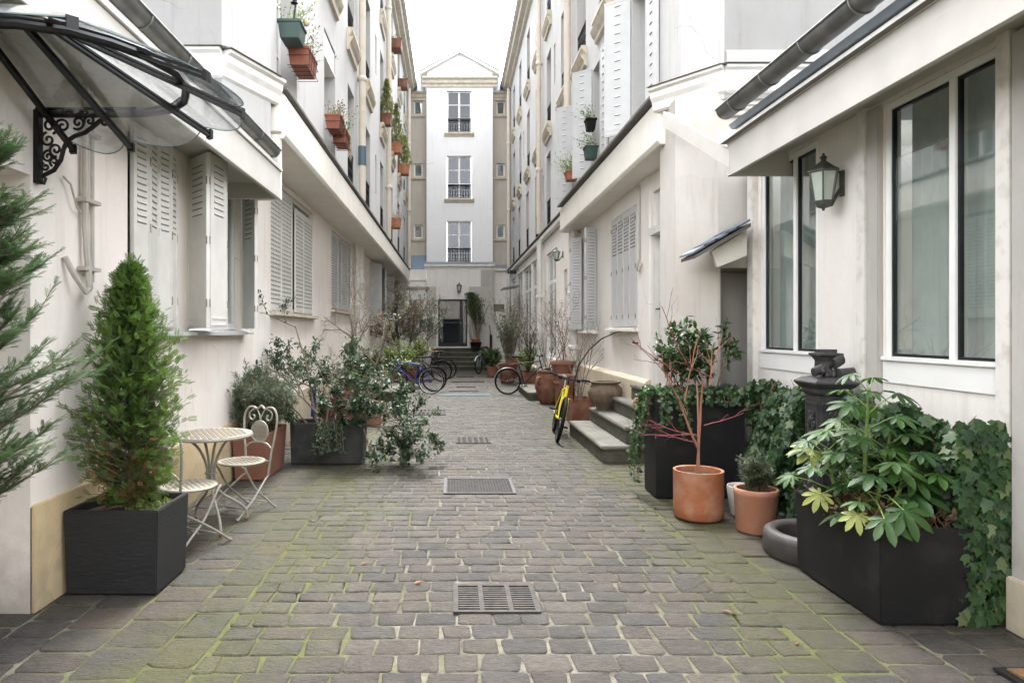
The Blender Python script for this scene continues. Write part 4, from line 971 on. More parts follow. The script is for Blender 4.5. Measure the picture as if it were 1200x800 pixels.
mb.tube([Pf(-.10, .0), Pf(0, .012), Pf(.08, 0)], .014, 6)
for s_ in (-1, 1):
    scroll(mb, (s_*.028, .06), .034, math.pi*.5, s_*1.5, .006, Pf, 20); scroll(mb, (s_*.024, .125), .028, -math.pi*.5, -s_*1.4, .006, Pf, 20)
mb.tube([Pf(0, 0), Pf(0, .17), Pf(0, .2)], [.007, .007, .002], 6)
mb.build('finial', 'zinc', aw, smooth=True)

# ================================================================ GRATES AND PLATES
def grate(name, label, x0, x1, y0, y1, bars_x, cols, cat='drain grate'):
    t = thing(name, label, cat, ((x0+x1)/2, (y0+y1)/2, 0), 'drain covers down the middle of the alley')
    mb = MB(); mb.box(x0+.01, x1-.01, y0+.01, y1-.01, .0035, .0045); mb.build('pit_shade', 'pit_shade', t)  # near-black sheet stands in for the shade below the grate, no hole
    mb = MB(); z0, z1 = .005, .017; f = .03
    mb.box(x0, x1, y0, y0+f, .001, z1); mb.box(x0, x1, y1-f, y1, .001, z1); mb.box(x0, x0+f, y0+f, y1-f, .001, z1); mb.box(x1-f, x1, y0+f, y1-f, .001, z1)
    for k in range(1, cols):
        c = x0+(x1-x0)*k/cols; mb.box(c-.014, c+.014, y0+f, y1-f, z0, z1)
    for j in range(1, bars_x):
        c = y0+f+(y1-y0-2*f)*j/bars_x; hb = (y1-y0)/bars_x*.22
        for k in range(cols):
            a = x0+(x1-x0)*k/cols+(.014 if k else f); b = x0+(x1-x0)*(k+1)/cols-(.014 if k < cols-1 else f)
            mb.box(a, b, c-hb, c+hb, z0, z1-.002)
    mb.build('bars', 'grate_iron', t)
    return t
grate('drain_grate', 'largest iron drain grate with three columns of slots, nearest the camera', .005, .52, 3.98, 4.42, 11, 3)
grate('drain_grate', 'iron drain grate in mid alley just beyond the textured iron plate', .05, .57, 10.0, 10.55, 7, 6)
grate('drain_grate', 'long iron drain grate off to the left of the alley centre line', -.85, -.12, 13.4, 14.2, 2, 9)
for i, (x0, x1, y, w, lb) in enumerate(((-.1, .72, 18.6, .22, 'narrow dark drain slot just beyond the pale glass plate'), (.1, .7, 20.0, .22, 'second narrow drain slot beyond the pale glass plate'), (-.05, 1.05, 21.9, .45, 'widest of the narrow drain slots in the far alley'), (.15, .8, 24.3, .5, 'narrow drain slot nearest the far stone steps'))):
    grate('drain_slot', lb, x0, x1, y, y+w, 2, 1)
t = thing('iron_cover', 'rectangular textured iron cover plate set in the setts', 'iron cover', (.27, 7.3, 0))
mb = MB(); x0, x1, y0, y1 = -.09, .65, 6.9, 7.62; mb.box(x0, x1, y0, y1, .001, .010); mb.build('plate', 'grate_iron', t)
mb = MB()
for f_ in ((x0, x1, y0, y0+.03), (x0, x1, y1-.03, y1), (x0, x0+.03, y0+.03, y1-.03), (x1-.03, x1, y0+.03, y1-.03)): mb.box(*f_, .0105, .016)
mb.build('rim', 'old_iron', t)
mb = MB()
for i in range(22):
    for j in range(20):
        cx = x0+.055+i*.0305; cy = y0+.055+j*.0325; s_ = .011; a = .6 if (i+j) % 2 else -.6
        mb.hexa([(cx-s_*math.cos(a)-.003, cy-s_*math.sin(a), .0101), (cx+s_*math.cos(a)-.003, cy+s_*math.sin(a), .0101), (cx+s_*math.cos(a)+.003, cy+s_*math.sin(a)+.006, .0101), (cx-s_*math.cos(a)+.003, cy-s_*math.sin(a)+.006, .0101),
                 (cx-s_*math.cos(a)-.003, cy-s_*math.sin(a), .014), (cx+s_*math.cos(a)-.003, cy+s_*math.sin(a), .014), (cx+s_*math.cos(a)+.003, cy+s_*math.sin(a)+.006, .014), (cx-s_*math.cos(a)+.003, cy-s_*math.sin(a)+.006, .014)])
mb.build('tread_pattern', 'old_iron', t)
t = thing('glass_plate', 'pale blue pavement glass plate across the far alley', 'glass plate', (.3, 17.7, 0))
mb = MB(); mb.box(-.34, .98, 17.35, 17.95, .001, .012)
for i in range(9): mb.box(-.32+i*.145, -.20+i*.145, 17.38, 17.92, .0121, .016)
mb.build('lens', 'glass_block', t)

# doormat
t = thing('doormat', 'brown coir doormat with a dark rubber rim lying on the setts', 'doormat', (3, 3, 0))
mb = MB(); mb.box(2.62, 3.14, 2.55, 3.32, .008, .022); mb.build('rubber_rim', 'rubber', t, bevel=.006)
mb = MB(); mb.box(2.66, 3.10, 2.59, 3.28, .0225, .036); mb.build('coir_mat', 'coir', t, bevel=.004)

# ================================================================ STEPS & BLOCKS
def block_steps(label, base, boxes, group=None):
    t = thing('stone_steps', label, 'steps', base, group)
    for (x0, x1, y0, y1, z0, z1) in boxes:
        mb = MB(); mb.box(x0+.02, x1, y0+.02, y1, z0, z1-.05); mb.build('riser', 'step_riser', t, bevel=.01)
        mb = MB(); mb.box(x0, x1, y0, y1, z1-.05, z1); mb.build('step', 'step_stone', t, bevel=.012, bseg=3)
    return t
block_steps('mossy stone steps up to the white door on the right', (2.3, 9.5, 0), [(1.86, 2.63, 8.5, 10.95, 0, .22), (2.18, 2.63, 8.62, 10.9, .2205, .44), (2.42, 2.63, 8.62, 10.9, .4405, .66), (2.60, 2.74, 8.0, 10.0, .4405, .88)])
block_steps('low stone step under the terracotta jar on the far right', (2.1, 17, 0), [(1.79, 2.49, 16.2, 18.7, 0, .2)])
block_steps('low mossy stone block behind the big leafy shrub on the left', (-1.8, 17, 0), [(-2.43, -1.17, 15.9, 18.6, 0, .25), (-2.43, -1.62, 13.9, 17.2, .2505, .5)])

# ================================================================ POTS, PLANTERS
def pot(name, label, x, y, prof, mat, z=.012, group=None, cat='plant pot', n=36, soil=True, inner=.03, depth=.04):
    t = thing(name, label, cat, (x, y, z), group)
    top_r, top_z = prof[-1]
    pr = list(prof)+[(top_r-inner*.5, top_z+.002), (top_r-inner, top_z-.005), (top_r-inner, top_z-depth-.03)]
    mb = MB(); mb.lathe(pr, (x, y, z), n); mb.build('pot_body', mat, t, smooth=True, angle=50)
    if soil:
        mb = MB(); n2 = 20; r = top_r-inner+.002
        vs = [(x, y, z+top_z-depth+.01)]
        for q, rr in enumerate((.5, 1.)):
            for k in range(n2): a = 2*math.pi*k/n2; vs.append((x+r*rr*math.cos(a), y+r*rr*math.sin(a), z+top_z-depth+rnd.uniform(-.006, .008)))
        fs = [(0, 1+k, 1+(k+1) % n2) for k in range(n2)]+[(1+k, 1+n2+k, 1+n2+(k+1) % n2, 1+(k+1) % n2) for k in range(n2)]
        mb.add(vs, fs); mb.build('soil', 'soil', t, smooth=True)
    return t
def taper_prof(r0, r1, h, rim=.0, rimh=.05):
    if not rim: return [(0, 0), (r0-.008, 0), (r0, .01), ((r0+r1)/2, h*.5), (r1, h-.012), (r1-.004, h)]
    return [(0, 0), (r0-.008, 0), (r0, .01), (r1-rim, h-rimh-.01), (r1-rim*.3, h-rimh), (r1, h-rimh+.01), (r1, h-.01), (r1-.006, h)]
def trough(name, label, x0, x1, y0, y1, z0, z1, mat, taper=.0, th=.035, group=None, cat='planter', bevel=.006):
    t = thing(name, label, cat, ((x0+x1)/2, (y0+y1)/2, z0), group)
    T = taper; mb = MB()
    o = [(x0+T, y0+T, z0), (x1-T, y0+T, z0), (x1-T, y1-T, z0), (x0+T, y1-T, z0), (x0, y0, z1), (x1, y0, z1), (x1, y1, z1), (x0, y1, z1)]
    i = [(x0+th, y0+th, z1), (x1-th, y0+th, z1), (x1-th, y1-th, z1), (x0+th, y1-th, z1), (x0+th, y0+th, z1-.15), (x1-th, y0+th, z1-.15), (x1-th, y1-th, z1-.15), (x0+th, y1-th, z1-.15)]
    mb.add(o+i, [(0, 3, 2, 1), (0, 1, 5, 4), (1, 2, 6, 5), (2, 3, 7, 6), (3, 0, 4, 7), (4, 5, 9, 8), (5, 6, 10, 9), (6, 7, 11, 10), (7, 4, 8, 11), (8, 9, 13, 12), (9, 10, 14, 13), (10, 11, 15, 14), (11, 8, 12, 15)])
    mb.build('box', mat, t, bevel=bevel)
    mb = MB(); nx, ny = 14, 10; vs = []
    for a in range(nx+1):
        for b in range(ny+1): vs.append((x0+th-.002+(x1-x0-2*th+.004)*a/nx, y0+th-.002+(y1-y0-2*th+.004)*b/ny, z1-.07+rnd.uniform(-.012, .015)))
    mb.add(vs, [(a*(ny+1)+b, (a+1)*(ny+1)+b, (a+1)*(ny+1)+b+1, a*(ny+1)+b+1) for a in range(nx) for b in range(ny)]); mb.build('soil', 'soil', t, smooth=True)
    return t
# striated black planter
def slate_mat():
    m, nt, b, out = new_mat('planter_striated')
    f = ramp(nt, noise(nt, 12, 6, .7, stretch=(.6, .6, 9)), .35, .7)
    nt.links.new(mixc(nt, f, (.006, .0065, .008), (.018, .019, .022)), b.inputs['Base Color']); b.inputs['Roughness'].default_value = .5
    bump(nt, b, noise(nt, 14, 6, .7, stretch=(.6, .6, 12)), .9, .006); MATS['planter_striated'] = m
slate_mat()
trough('square_planter', 'square black striated planter holding the dense green conifer', -2.42, -1.83, 4.24, 4.74, .012, .535, 'planter_striated', .015, .03)
trough('rectangular_planter', 'long black rectangular planter holding the big lobed leaf shrub', 2.38, 2.93, 3.80, 4.74, .012, .55, 'planter_black', .012, .035)
trough('tall_planter', 'tall black box planter with trailing ivy beside the stone steps', 2.0, 2.88, 6.71, 7.12, .012, 1.04, 'planter_black', .004, .03)
trough('terracotta_trough', 'smooth terracotta trough behind the bistro chair', -2.42, -2.02, 7.48, 8.34, .012, .52, 'clay_trough', .03, .03)
trough('stone_trough', 'weathered black stone trough under the sprawling shrub', -2.0, -1.10, 8.40, 8.84, .012, .52, 'stone_black', .012, .04, bevel=.012)
trough('clay_trough', 'reddish clay trough beside the yellow bicycle front wheel', 2.10, 2.56, 12.2, 12.9, .012, .43, 'terracotta_brown', .03, .03)
trough('clay_trough', 'reddish clay trough between the right black bicycle and the barrel jar', 1.95, 2.45, 18.9, 20.0, .012, .5, 'terracotta_brown', .03, .03)
trough('clay_trough', 'brown clay trough behind the blue bicycle', -1.75, -1.0, 18.6, 19.1, .012, .55, 'terracotta_brown', .03, .03)
pot('cylinder_pot', 'glazed orange terracotta cylinder pot holding the bare red maple', 2.17, 6.02, [(0, 0), (.19, 0), (.207, .02), (.212, .1), (.212, .41), (.214, .42)], 'terracotta', inner=.025, depth=.05)
pot('cylinder_pot', 'pale terracotta pot holding rosemary beside the stone basin', 2.50, 5.62, [(0, 0), (.145, 0), (.155, .015), (.170, .30), (.174, .305), (.174, .345), (.171, .35)], 'terracotta_pale', inner=.02, depth=.04)
pot('small_grey_pot', 'small grey pot tucked behind the rosemary pot', 2.60, 6.10, taper_prof(.11, .14, .26), 'moulding_white', inner=.015)
BARREL = [(0, 0), (.17, 0), (.185, .02), (.24, .16), (.285, .34), (.29, .46), (.265, .58), (.225, .66), (.21, .68), (.235, .70), (.24, .73), (.235, .75)]
pot('terracotta_jar', 'big bellied brown terracotta jar on the right of the alley', 2.18, 15.6, BARREL, 'terracotta_brown', group=None)
mb = MB(); par = bpy.data.objects['terracotta_jar']
for a in (-2.4, -.9):
    c = Vector((2.18, 15.6, .012)); d_ = Vector((math.cos(a), math.sin(a), 0)); mb.tube([c+d_*.26+Vector((0, 0, .60)), c+d_*.33+Vector((0, 0, .58)), c+d_*.34+Vector((0, 0, .5)), c+d_*.285+Vector((0, 0, .45))], .02, 8)
mb.build('handle', 'terracotta_brown', par, smooth=True)
pot('terracotta_pot', 'tall stacked terracotta pot standing behind the bellied jar', 2.36, 14.6, [(0, 0), (.15, 0), (.16, .5), (.19, .52), (.19, .56), (.17, .58), (.24, .92), (.275, .93), (.275, 1.0), (.265, 1.01)], 'clay_trough', group=None)
pot('clay_urn', 'round weathered clay urn standing on the stone steps', 2.36, 10.55, [(0, 0), (.125, 0), (.135, .02), (.14, .04), (.20, .10), (.255, .20), (.268, .27), (.25, .34), (.205, .385), (.20, .40), (.235, .415), (.245, .43), (.24, .44)], 'urn_clay', z=.44, inner=.05)
mb = MB(); t = thing('terracotta_saucer', 'upturned terracotta saucer on the top stone step', 'saucer', (2.52, 9.1, .66)); mb.lathe([(0, 0), (.11, 0), (.115, .02), (.10, .08), (.085, .10), (0, .105)], (2.52, 9.1, .66), 24); mb.build('saucer', 'terracotta', t, smooth=True)
for i, (x, y, r, h, mt, lb) in enumerate(((-1.72, 11.3, .22, .42, 'terracotta_brown', 'terracotta pot hidden in the shrub beside the left wall'), (-1.85, 13.0, .27, .50, 'terracotta', 'wide terracotta pot with a thick rim before the left stone block'),
      (-1.45, 12.2, .24, .38, 'terracotta_pale', 'pale terracotta pot nearest the alley on the left'), (-2.1, 15.0, .25, .95, 'terracotta', 'terracotta pot with a flat rim on the left stone block'),
      (-1.5, 20.6, .25, .45, 'terracotta', 'terracotta pot under the far bare tree'), (-1.3, 22.8, .22, .4, 'terracotta_brown', 'small terracotta pot near the far black bicycles'),
      (1.75, 21.6, .30, .62, 'terracotta_brown', 'large round terracotta pot behind the right black bicycle'), (2.05, 23.6, .24, .75, 'terracotta', 'orange terracotta pot under the far right bare shrub'), (1.45, 24.8, .22, .36, 'terracotta_pale', 'terracotta pot holding a clipped bush by the end steps'), (2.28, 13.5, .19, .78, 'terracotta_brown', 'narrow terracotta pot behind the yellow bicycle'))):
    if h > .9: pot('terracotta_pot', lb, x, y, taper_prof(r*.72, r, .42, .025, .06), mt, z=.50)
    else: pot('terracotta_pot', lb, x, y, taper_prof(r*.72, r, h, .025, .06), mt)
ep = pot('terracotta_pot', 'orange pot in a dark tub beside the end door', 1.02, 29.55, taper_prof(.13, .19, .3, .02, .05), 'terracotta', z=1.02)
mb = MB(); t = thing('plastic_tub', 'black plastic tub under the orange pot beside the end door', 'tub', (1.02, 29.55, .926)); mb.lathe([(0, 0), (.2, 0), (.25, .24), (.26, .25), (.24, .25), (.2, .1), (.0, .09)], (1.02, 29.55, .926), 24); mb.build('tub', 'rubber', t, smooth=True)
# stone basin
t = thing('stone_basin', 'round dark stone basin ring at the foot of the iron fountain', 'basin', (2.66, 5.02, 0))
mb = MB(); mb.lathe([(.30, 0), (.335, 0), (.345, .02), (.345, .13), (.335, .165), (.30, .185), (.26, .175), (.245, .15), (.24, .05), (0, .045)], (2.66, 5.02, .008), 48); mb.build('ring', 'basin_stone', t, smooth=True, angle=60)
# cast iron fountain
ft = thing('iron_fountain', 'ornate dark cast iron fountain post standing in the ivy', 'fountain', (2.90, 5.30, 0))
fx, fy = 2.90, 5.30
mb = MB(); mb.box(fx-.15, fx+.15, fy-.15, fy+.15, .0, 1.16); mb.box(fx-.19, fx+.19, fy-.19, fy+.19, 0, .16); mb.box(fx-.17, fx+.17, fy-.17, fy+.17, .16, .22); mb.build('shaft', 'old_iron', ft, bevel=.01)
mb = MB()
for sx, sy in ((0, -1), (-1, 0)):
    Pp = Pl((fx+sx*.15, fy+sy*.15), (1 if sy else 0, 0 if sy else 1), (sx, sy))
    mb.pbox(Pp, -.125, .125, .30, .32, .0, .012); mb.pbox(Pp, -.125, .125, 1.08, 1.10, 0, .012); mb.pbox(Pp, -.125, -.11, .32, 1.08, 0, .012); mb.pbox(Pp, .11, .125, .32, 1.08, 0, .012)
    pm = lambda u, z, Pp=Pp: Pp.p(u, z, .012)
    for z in (.45, .62, .78, .94):
        for s2 in (-1, 1):
            scroll(mb, (s2*.05, z), .042, 1.57, s2*1.3, .011, pm, 18); scroll(mb, (s2*.035, z+.07), .03, -1.57, -s2*1.2, .009, pm, 14)
        mb.ball(Pp.p(0, z+.03, .01), .028, 8)
mb.ball((fx, fy-.15, .72), .07, 12, (1, .8, 1.15)); mb.ball((fx, fy-.2, .70), .022, 8); mb.build('relief', 'old_iron', ft, smooth=True)
mb = MB()
def sqlathe(prof):
    k = len(prof); vs = []
    for r, z in prof: vs += [(fx-r, fy-r, z), (fx+r, fy-r, z), (fx+r, fy+r, z), (fx-r, fy+r, z)]
    mb.add(vs, [(i*4+q, i*4+(q+1) % 4, (i+1)*4+(q+1) % 4, (i+1)*4+q) for i in range(k-1) for q in range(4)]+[(0, 1, 2, 3), tuple(4*(k-1)+q for q in range(4))])
sqlathe([(.15, 1.155), (.175, 1.18), (.18, 1.21), (.20, 1.22), (.235, 1.25), (.235, 1.262), (.18, 1.29), (.12, 1.30)]); mb.build('cornice', 'old_iron', ft)
mb = MB(); sqlathe([(.10, 1.298), (.085, 1.32), (.08, 1.42), (.10, 1.45), (.125, 1.465), (.125, 1.48), (.08, 1.485), (.08, 1.51)]); mb.build('cap_block', 'old_iron', ft)
mb = MB()
mb.tube([(fx-.20, fy-.12, 1.335), (fx-.08, fy-.09, 1.37), (fx+.02, fy-.06, 1.40)], .036, 10); mb.tube([(fx+.02, fy-.12, 1.40), (fx+.12, fy-.10, 1.44)], .045, 10)
mb.tube([(fx+.06, fy-.14, 1.32), (fx+.24, fy-.1, 1.33)], .045, 10); mb.tube([(fx-.10, fy-.13, 1.38), (fx-.02, fy-.13, 1.32)], .03, 8)
for q in range(14): mb.ball((fx+rnd.uniform(-.15, .15), fy-.11+rnd.uniform(-.03, .03), 1.31+rnd.uniform(0, .05)), .025, 8)
mb.build('carved_scrolls', 'old_iron', ft, smooth=True)

for o_ in list(ft.children):
    for v_ in o_.data.vertices: v_.co.x *= .71; v_.co.y *= .71
ft.location.x = 2.90
EXPO = 3.5
# ================================================================ BISTRO SET
def bistro_chair(label, x, y, rz):
    """local: +X is the way the sitter faces"""
    t = thing('bistro_chair', label, 'chair', (x, y, .012), 'folding bistro chairs', rz)
    zs = .455
    mb = MB(); mb.lathe([(0, zs-.006), (.19, zs-.006), (.205, zs-.012), (.212, zs), (.205, zs+.008), (.0, zs+.004)], (0, 0, 0), 40)
    mb.build('seat', 'cream_iron', t, smooth=True, local=True)
    mb = MB()  # pierced ogee pattern: raised darker lozenges on the seat
    for i in range(-4, 5):
        for j in range(-4, 5):
            u = i*.045+(.0225 if j % 2 else 0); v = j*.042
            if u*u+v*v < .034: mb.tube([(u+.012*math.cos(a*.785), v+.016*math.sin(a*.785), zs+.007) for a in range(8)], .003, 4, closed=True)
    mb.build('seat_pattern', 'pattern_tan', t, local=True)
    # back hoop: heart shaped
    def B(v, z, o=0): return (-.20-.05*(z-zs)/.5-.015+o, v, z)
    mb = MB()
    half = [(.135, .30), (.15, .45), (.158, .52), (.175, .60), (.19, .70), (.198, .80), (.185, .87), (.145, .915), (.09, .92), (.045, .905), (0, .935)]
    pts = [B(v, z) for v, z in half]+[B(-v, z) for v, z in half[:-1]][::-1]
    # smooth
    def cr(ps, k=4):
        ps = [Vector(p) for p in ps]; o = []
        for i in range(len(ps)-1):
            p0, p1, p2, p3 = ps[max(i-1, 0)], ps[i], ps[i+1], ps[min(i+2, len(ps)-1)]
            for q in range(k):
                s_ = q/k; o.append(.5*((2*p1)+(p2-p0)*s_+(2*p0-5*p1+4*p2-p3)*s_*s_+(3*p1-p0-3*p2+p3)*s_**3))
        return o+[ps[-1]]
    mb.tube(cr(pts), .0105, 8)
    mb.tube(cr([B(-.155, .54), B(-.10, .585), B(0, .60), B(.10, .585), B(.155, .54)]), .008, 6)
    pm = lambda u, z: Vector(B(u, z))
    for s_ in (-1, 1):
        pp = [B(0, .79), B(s_*.012, .84), B(s_*.045, .895), B(s_*.09, .90), B(s_*.135, .865), B(s_*.13, .82), B(s_*.10, .80), B(s_*.075, .815), B(s_*.075, .84), B(s_*.095, .845)]
        mb.tube(cr(pp), .0075, 6)
    mb.build('back_frame', 'cream_iron', t, smooth=True, local=True)
    mb = MB(); c = B(0, .695)
    mb.tube([(c[0]-.05*(math.sin(a*2*math.pi/28)*.098)/.5*1, .098*math.cos(a*2*math.pi/28), .695+.098*math.sin(a*2*math.pi/28)) for a in range(28)], .008, 6, closed=True)
    mb.lathe([(0, -.002), (.094, -.002), (.094, .002), (0, .002)], (c[0], 0, .695), 28, 'x')
    mb.build('back_medallion', 'cream_iron', t, smooth=True, local=True)
    mb = MB()
    for i in range(-2, 3):
        for j in range(-2, 3):
            u = i*.038+(.019 if j % 2 else 0); v = j*.042
            if u*u+v*v < .0062:
                for dx in (-.004, .004): mb.tube([(c[0]+dx*1.3, u+.012*math.cos(a*.785), .695+v+.015*math.sin(a*.785)) for a in range(8)], .003, 4, closed=True)
    mb.build('medallion_pattern', 'pattern_tan', t, local=True)
    # crossing legs
    for s_ in (-1, 1):
        y1 = s_*.185; y2 = s_*.165
        mb = MB(); mb.tube(cr([B(s_*.135, .30), (-.13, s_*.15, .26), (.05, y1, .14), (.24, y1, .0)]), .0095, 7); mb.tube([(.235, y1, .012), (.25, y1, -.004)], .014, 8); mb.build('leg', 'cream_iron', t, smooth=True, local=True)
        mb = MB(); mb.tube(cr([(.165, y2, zs-.01), (.12, y2, .40), (.0, y2, .22), (-.14, y2, .10), (-.26, y2, .0)]), .0095, 7); mb.tube([(-.255, y2, .012), (-.27, y2, -.004)], .014, 8); mb.build('leg', 'cream_iron', t, smooth=True, local=True)
    mb = MB()
    for yy, xx, zz in ((.185, .14, .072), (.165, -.20, .055)): mb.tube([(xx, -yy, zz), (xx, yy, zz)], .007, 6)
    mb.tube([(-.17, -.165, zs-.015), (-.17, .165, zs-.015)], .007, 6); mb.build('stretcher', 'cream_iron', t, local=True)
    return t
bistro_chair('cream iron bistro chair with heart shaped back, standing before the terracotta trough', -1.92, 6.22, math.atan2(-.86, -.42))
bistro_chair('cream iron bistro chair seen from behind beside the black conifer planter', -2.02, 5.24, math.atan2(.89, .45))
t = thing('bistro_table', 'round cream iron bistro table with patterned top and curved legs', 'table', (-2.03, 5.74, .012))
mb = MB(); mb.lathe([(0, .760), (.325, .760), (.335, .752), (.342, .765), (.335, .782), (.32, .778), (0, .778)], (-2.03, 5.74, .012), 56); mb.build('tabletop', 'cream_iron', t, smooth=True)
mb = MB()
for i in range(-7, 8):
    for j in range(-7, 8):
        u = i*.048+(.024 if j % 2 else 0); v = j*.046
        if u*u+v*v < .088:
            mb.tube([(-2.03+u+.015*math.cos(a*.785), 5.74+v+.018*math.sin(a*.785), .792) for a in range(8)], .0032, 4, closed=True); mb.ball((-2.03+u, 5.74+v, .791), .005, 6)
mb.build('top_pattern', 'pattern_tan', t)
for a in (-1.0, -2.35, .75, 2.3):
    d_ = Vector((math.cos(a), math.sin(a), 0)); c = Vector((-2.03, 5.74, .012)); Z = lambda z: Vector((0, 0, z))
    pts = [c+d_*.25+Z(.76), c+d_*.17+Z(.73), c+d_*.09+Z(.64), c+d_*.035+Z(.50), c+d_*.04+Z(.36), c+d_*.10+Z(.26), c+d_*.20+Z(.19), c+d_*.29+Z(.12), c+d_*.325+Z(.05), c+d_*.325+Z(.004)]
    mb = MB(); sm_ = []
    for i in range(len(pts)-1):
        p0, p1, p2, p3 = pts[max(i-1, 0)], pts[i], pts[i+1], pts[min(i+2, len(pts)-1)]
        for q in range(4):
            s_ = q/4; sm_.append(.5*((2*p1)+(p2-p0)*s_+(2*p0-5*p1+4*p2-p3)*s_*s_+(3*p1-p0-3*p2+p3)*s_**3))
    mb.tube(sm_+[pts[-1]], .0115, 8); lg = mb.build('leg', 'cream_iron', t, smooth=True)
    mb = MB(); mb.tube([c+d_*.325+Z(-.006), c+d_*.325+Z(.014)], .017, 8); mb.build('foot', 'rust', lg)
mb = MB(); mb.tube([(-2.03+.045*math.cos(k*.524), 5.74+.045*math.sin(k*.524), .46) for k in range(12)], .007, 6, closed=True); mb.build('collar', 'cream_iron', t)

# ================================================================ BICYCLES
def circ(cx, cz, r, a0, a1, n, y=0): return [(cx+r*math.cos(a0+(a1-a0)*i/(n-1)), y, cz+r*math.sin(a0+(a1-a0)*i/(n-1))) for i in range(n)]
def bicycle(label, x, y, rz, lean, fmat, fender=None, saddle='saddle_black', seat_z=.96, bar='flat', basket=False, fork_mat=None, tyre=.024, wr=.345, steer=0, fat=.016):
    t = thing('bicycle', label, 'bicycle', (x, y, .008), 'bicycles parked along the alley')
    t.rotation_mode = 'XYZ'
    t.rotation_euler = (lean, 0, rz)
    hub = {'r': (-.52, wr), 'f': (.54, wr)}
    bb = (-.09, .29); st = (-.23, seat_z-.20); ht = (.335, seat_z-.12 if bar != 'low' else .80); hb = (.365, ht[1]-.13)
    v = lambda p, yy=0: (p[0], yy, p[1])
    mb = MB(); f = fat
    mb.tube([v(bb), v(st)], f, 8); mb.tube([v(st), v(ht)] if bar != 'step' else [(-.19, 0, .55), v((.35, ht[1]-.06))], f, 8); mb.tube([v(bb), v(hb)], f*1.15, 8); mb.tube([(hb[0]+.006, 0, hb[1]-.03), (ht[0]-.008, 0, ht[1]+.03)], f*1.25, 10)
    for s_ in (-1, 1):
        mb.tube([v(bb, s_*.03), v(hub['r'], s_*.06)], f*.6, 6); mb.tube([v(st, s_*.02), v(hub['r'], s_*.06)], f*.5, 6)
    mb.lathe([(0, -.04), (.022, -.04), (.022, .04), (0, .04)], (bb[0], 0, bb[1]), 12, 'y')
    mb.build('frame', fmat, t, smooth=True, local=True)
    mb = MB()
    for s_ in (-1, 1): mb.tube([(hb[0], s_*.02, hb[1]-.03), (hb[0]+.015, s_*.05, hb[1]-.06), (hb[0]+.04, s_*.055, hb[1]-.18), v(hub['f'], s_*.055)], [.014, .014, .012, .009], 8)
    mb.tube([(hb[0], -.055, hb[1]-.035), (hb[0], .055, hb[1]-.035)], .014, 8)
    mb.build('fork', fork_mat or fmat, t, smooth=True, local=True)
    for k in 'rf':
        hx, hz = hub[k]
        mb = MB(); mb.lathe([(0, -.05), (.014, -.05), (.014, -.03), (.02, -.028), (.02, .028), (.014, .03), (.014, .05), (0, .05)], (hx, 0, hz), 12, 'y')
        for i in range(20):
            a = 2*math.pi*i/20; b = a+(.5 if i % 2 else -.5)
            mb.tube([(hx+.02*math.cos(b), (.022 if i % 4 < 2 else -.022), hz+.02*math.sin(b)), (hx+(wr-.035)*math.cos(a), 0, hz+(wr-.035)*math.sin(a))], .001, 3, cap=False)
        w = mb.build('wheel', 'spoke', t, local=True)
        mb = MB(); mb.tube(circ(hx, hz, wr-tyre, 0, 2*math.pi*(47/48), 48), tyre, 8, closed=True); mb.build('tyre', 'rubber', w, smooth=True, local=True)
        mb = MB(); mb.lathe([(wr-.042, -.011), (wr-.030, -.013), (wr-.030, .013), (wr-.042, .011)], (hx, 0, hz), 40, 'y', False); mb.build('rim', 'spoke' if fmat == 'bike_black' else 'steel', w, smooth=True, local=True)
        if fender:
            a0, a1 = ((.35, 3.0) if k == 'r' else (.5, 2.3))
            mb = MB(); n = 20
            for j in range(n-1):
                p = [a0+(a1-a0)*(j+e)/(n-1) for e in (0, 1)]
                q = []
                for a in p:
                    for yy, rr in ((-.028, wr+.004), (-.018, wr+.018), (.018, wr+.018), (.028, wr+.004)): q.append((hx+rr*math.cos(a), yy, hz+rr*math.sin(a)))
                mb.add(q, [(0, 1, 5, 4), (1, 2, 6, 5), (2, 3, 7, 6)])
            mb.tube([(hx, .05, hz), (hx+(wr+.01)*math.cos(a1-.1), .02, hz+(wr+.01)*math.sin(a1-.1))], .003, 4); mb.build('mudguard', fender, t, smooth=True, local=True)
    mb = MB(); mb.tube([v(st), (st[0]-.045, 0, seat_z-.03)], .013, 8)
    mb.build('seat_post', 'steel', t, local=True)
    mb = MB(); sx = st[0]-.06; S_ = []
    outl = [(-.13, .0), (-.125, .055), (-.07, .075), (-.02, .055), (.03, .028), (.13, .018), (.15, 0)]; outl = outl+[(a, -b) for a, b in outl[-2:0:-1]]
    k = len(outl)
    for f_, z in ((.8, -.035), (1, -.012), (.96, .006), (.6, .014)): S_ += [(sx+a*f_, b*f_, seat_z+z+(.012 if a < -.05 else 0)) for a, b in outl]
    mb.add(S_, [(i*k+q, i*k+(q+1) % k, (i+1)*k+(q+1) % k, (i+1)*k+q) for i in range(3) for q in range(k)]+[tuple(range(k)), tuple(3*k+q for q in range(k))])
    mb.build('saddle', saddle, t, smooth=True, local=True, angle=60)
    hx0, hz0 = ht[0]-.02, ht[1]+.13
    mb = MB(); mb.tube([(ht[0]-.008, 0, ht[1]+.02), (hx0, 0, hz0-.02), (hx0+.06, 0, hz0)], .014, 8)
    hw = .31
    cs, sn = math.cos(steer), math.sin(steer)
    def H(a, b, c): return (hx0+.06+a*cs-b*sn, a*sn+b*cs, hz0+c)
    mb.tube([H(-.07, -hw, .03), H(-.02, -.16, .02), H(0, -.05, 0), H(0, .05, 0), H(-.02, .16, .02), H(-.07, hw, .03)], .011, 8)
    mb.build('handlebar', 'bike_black', t, smooth=True, local=True)
    mb = MB()
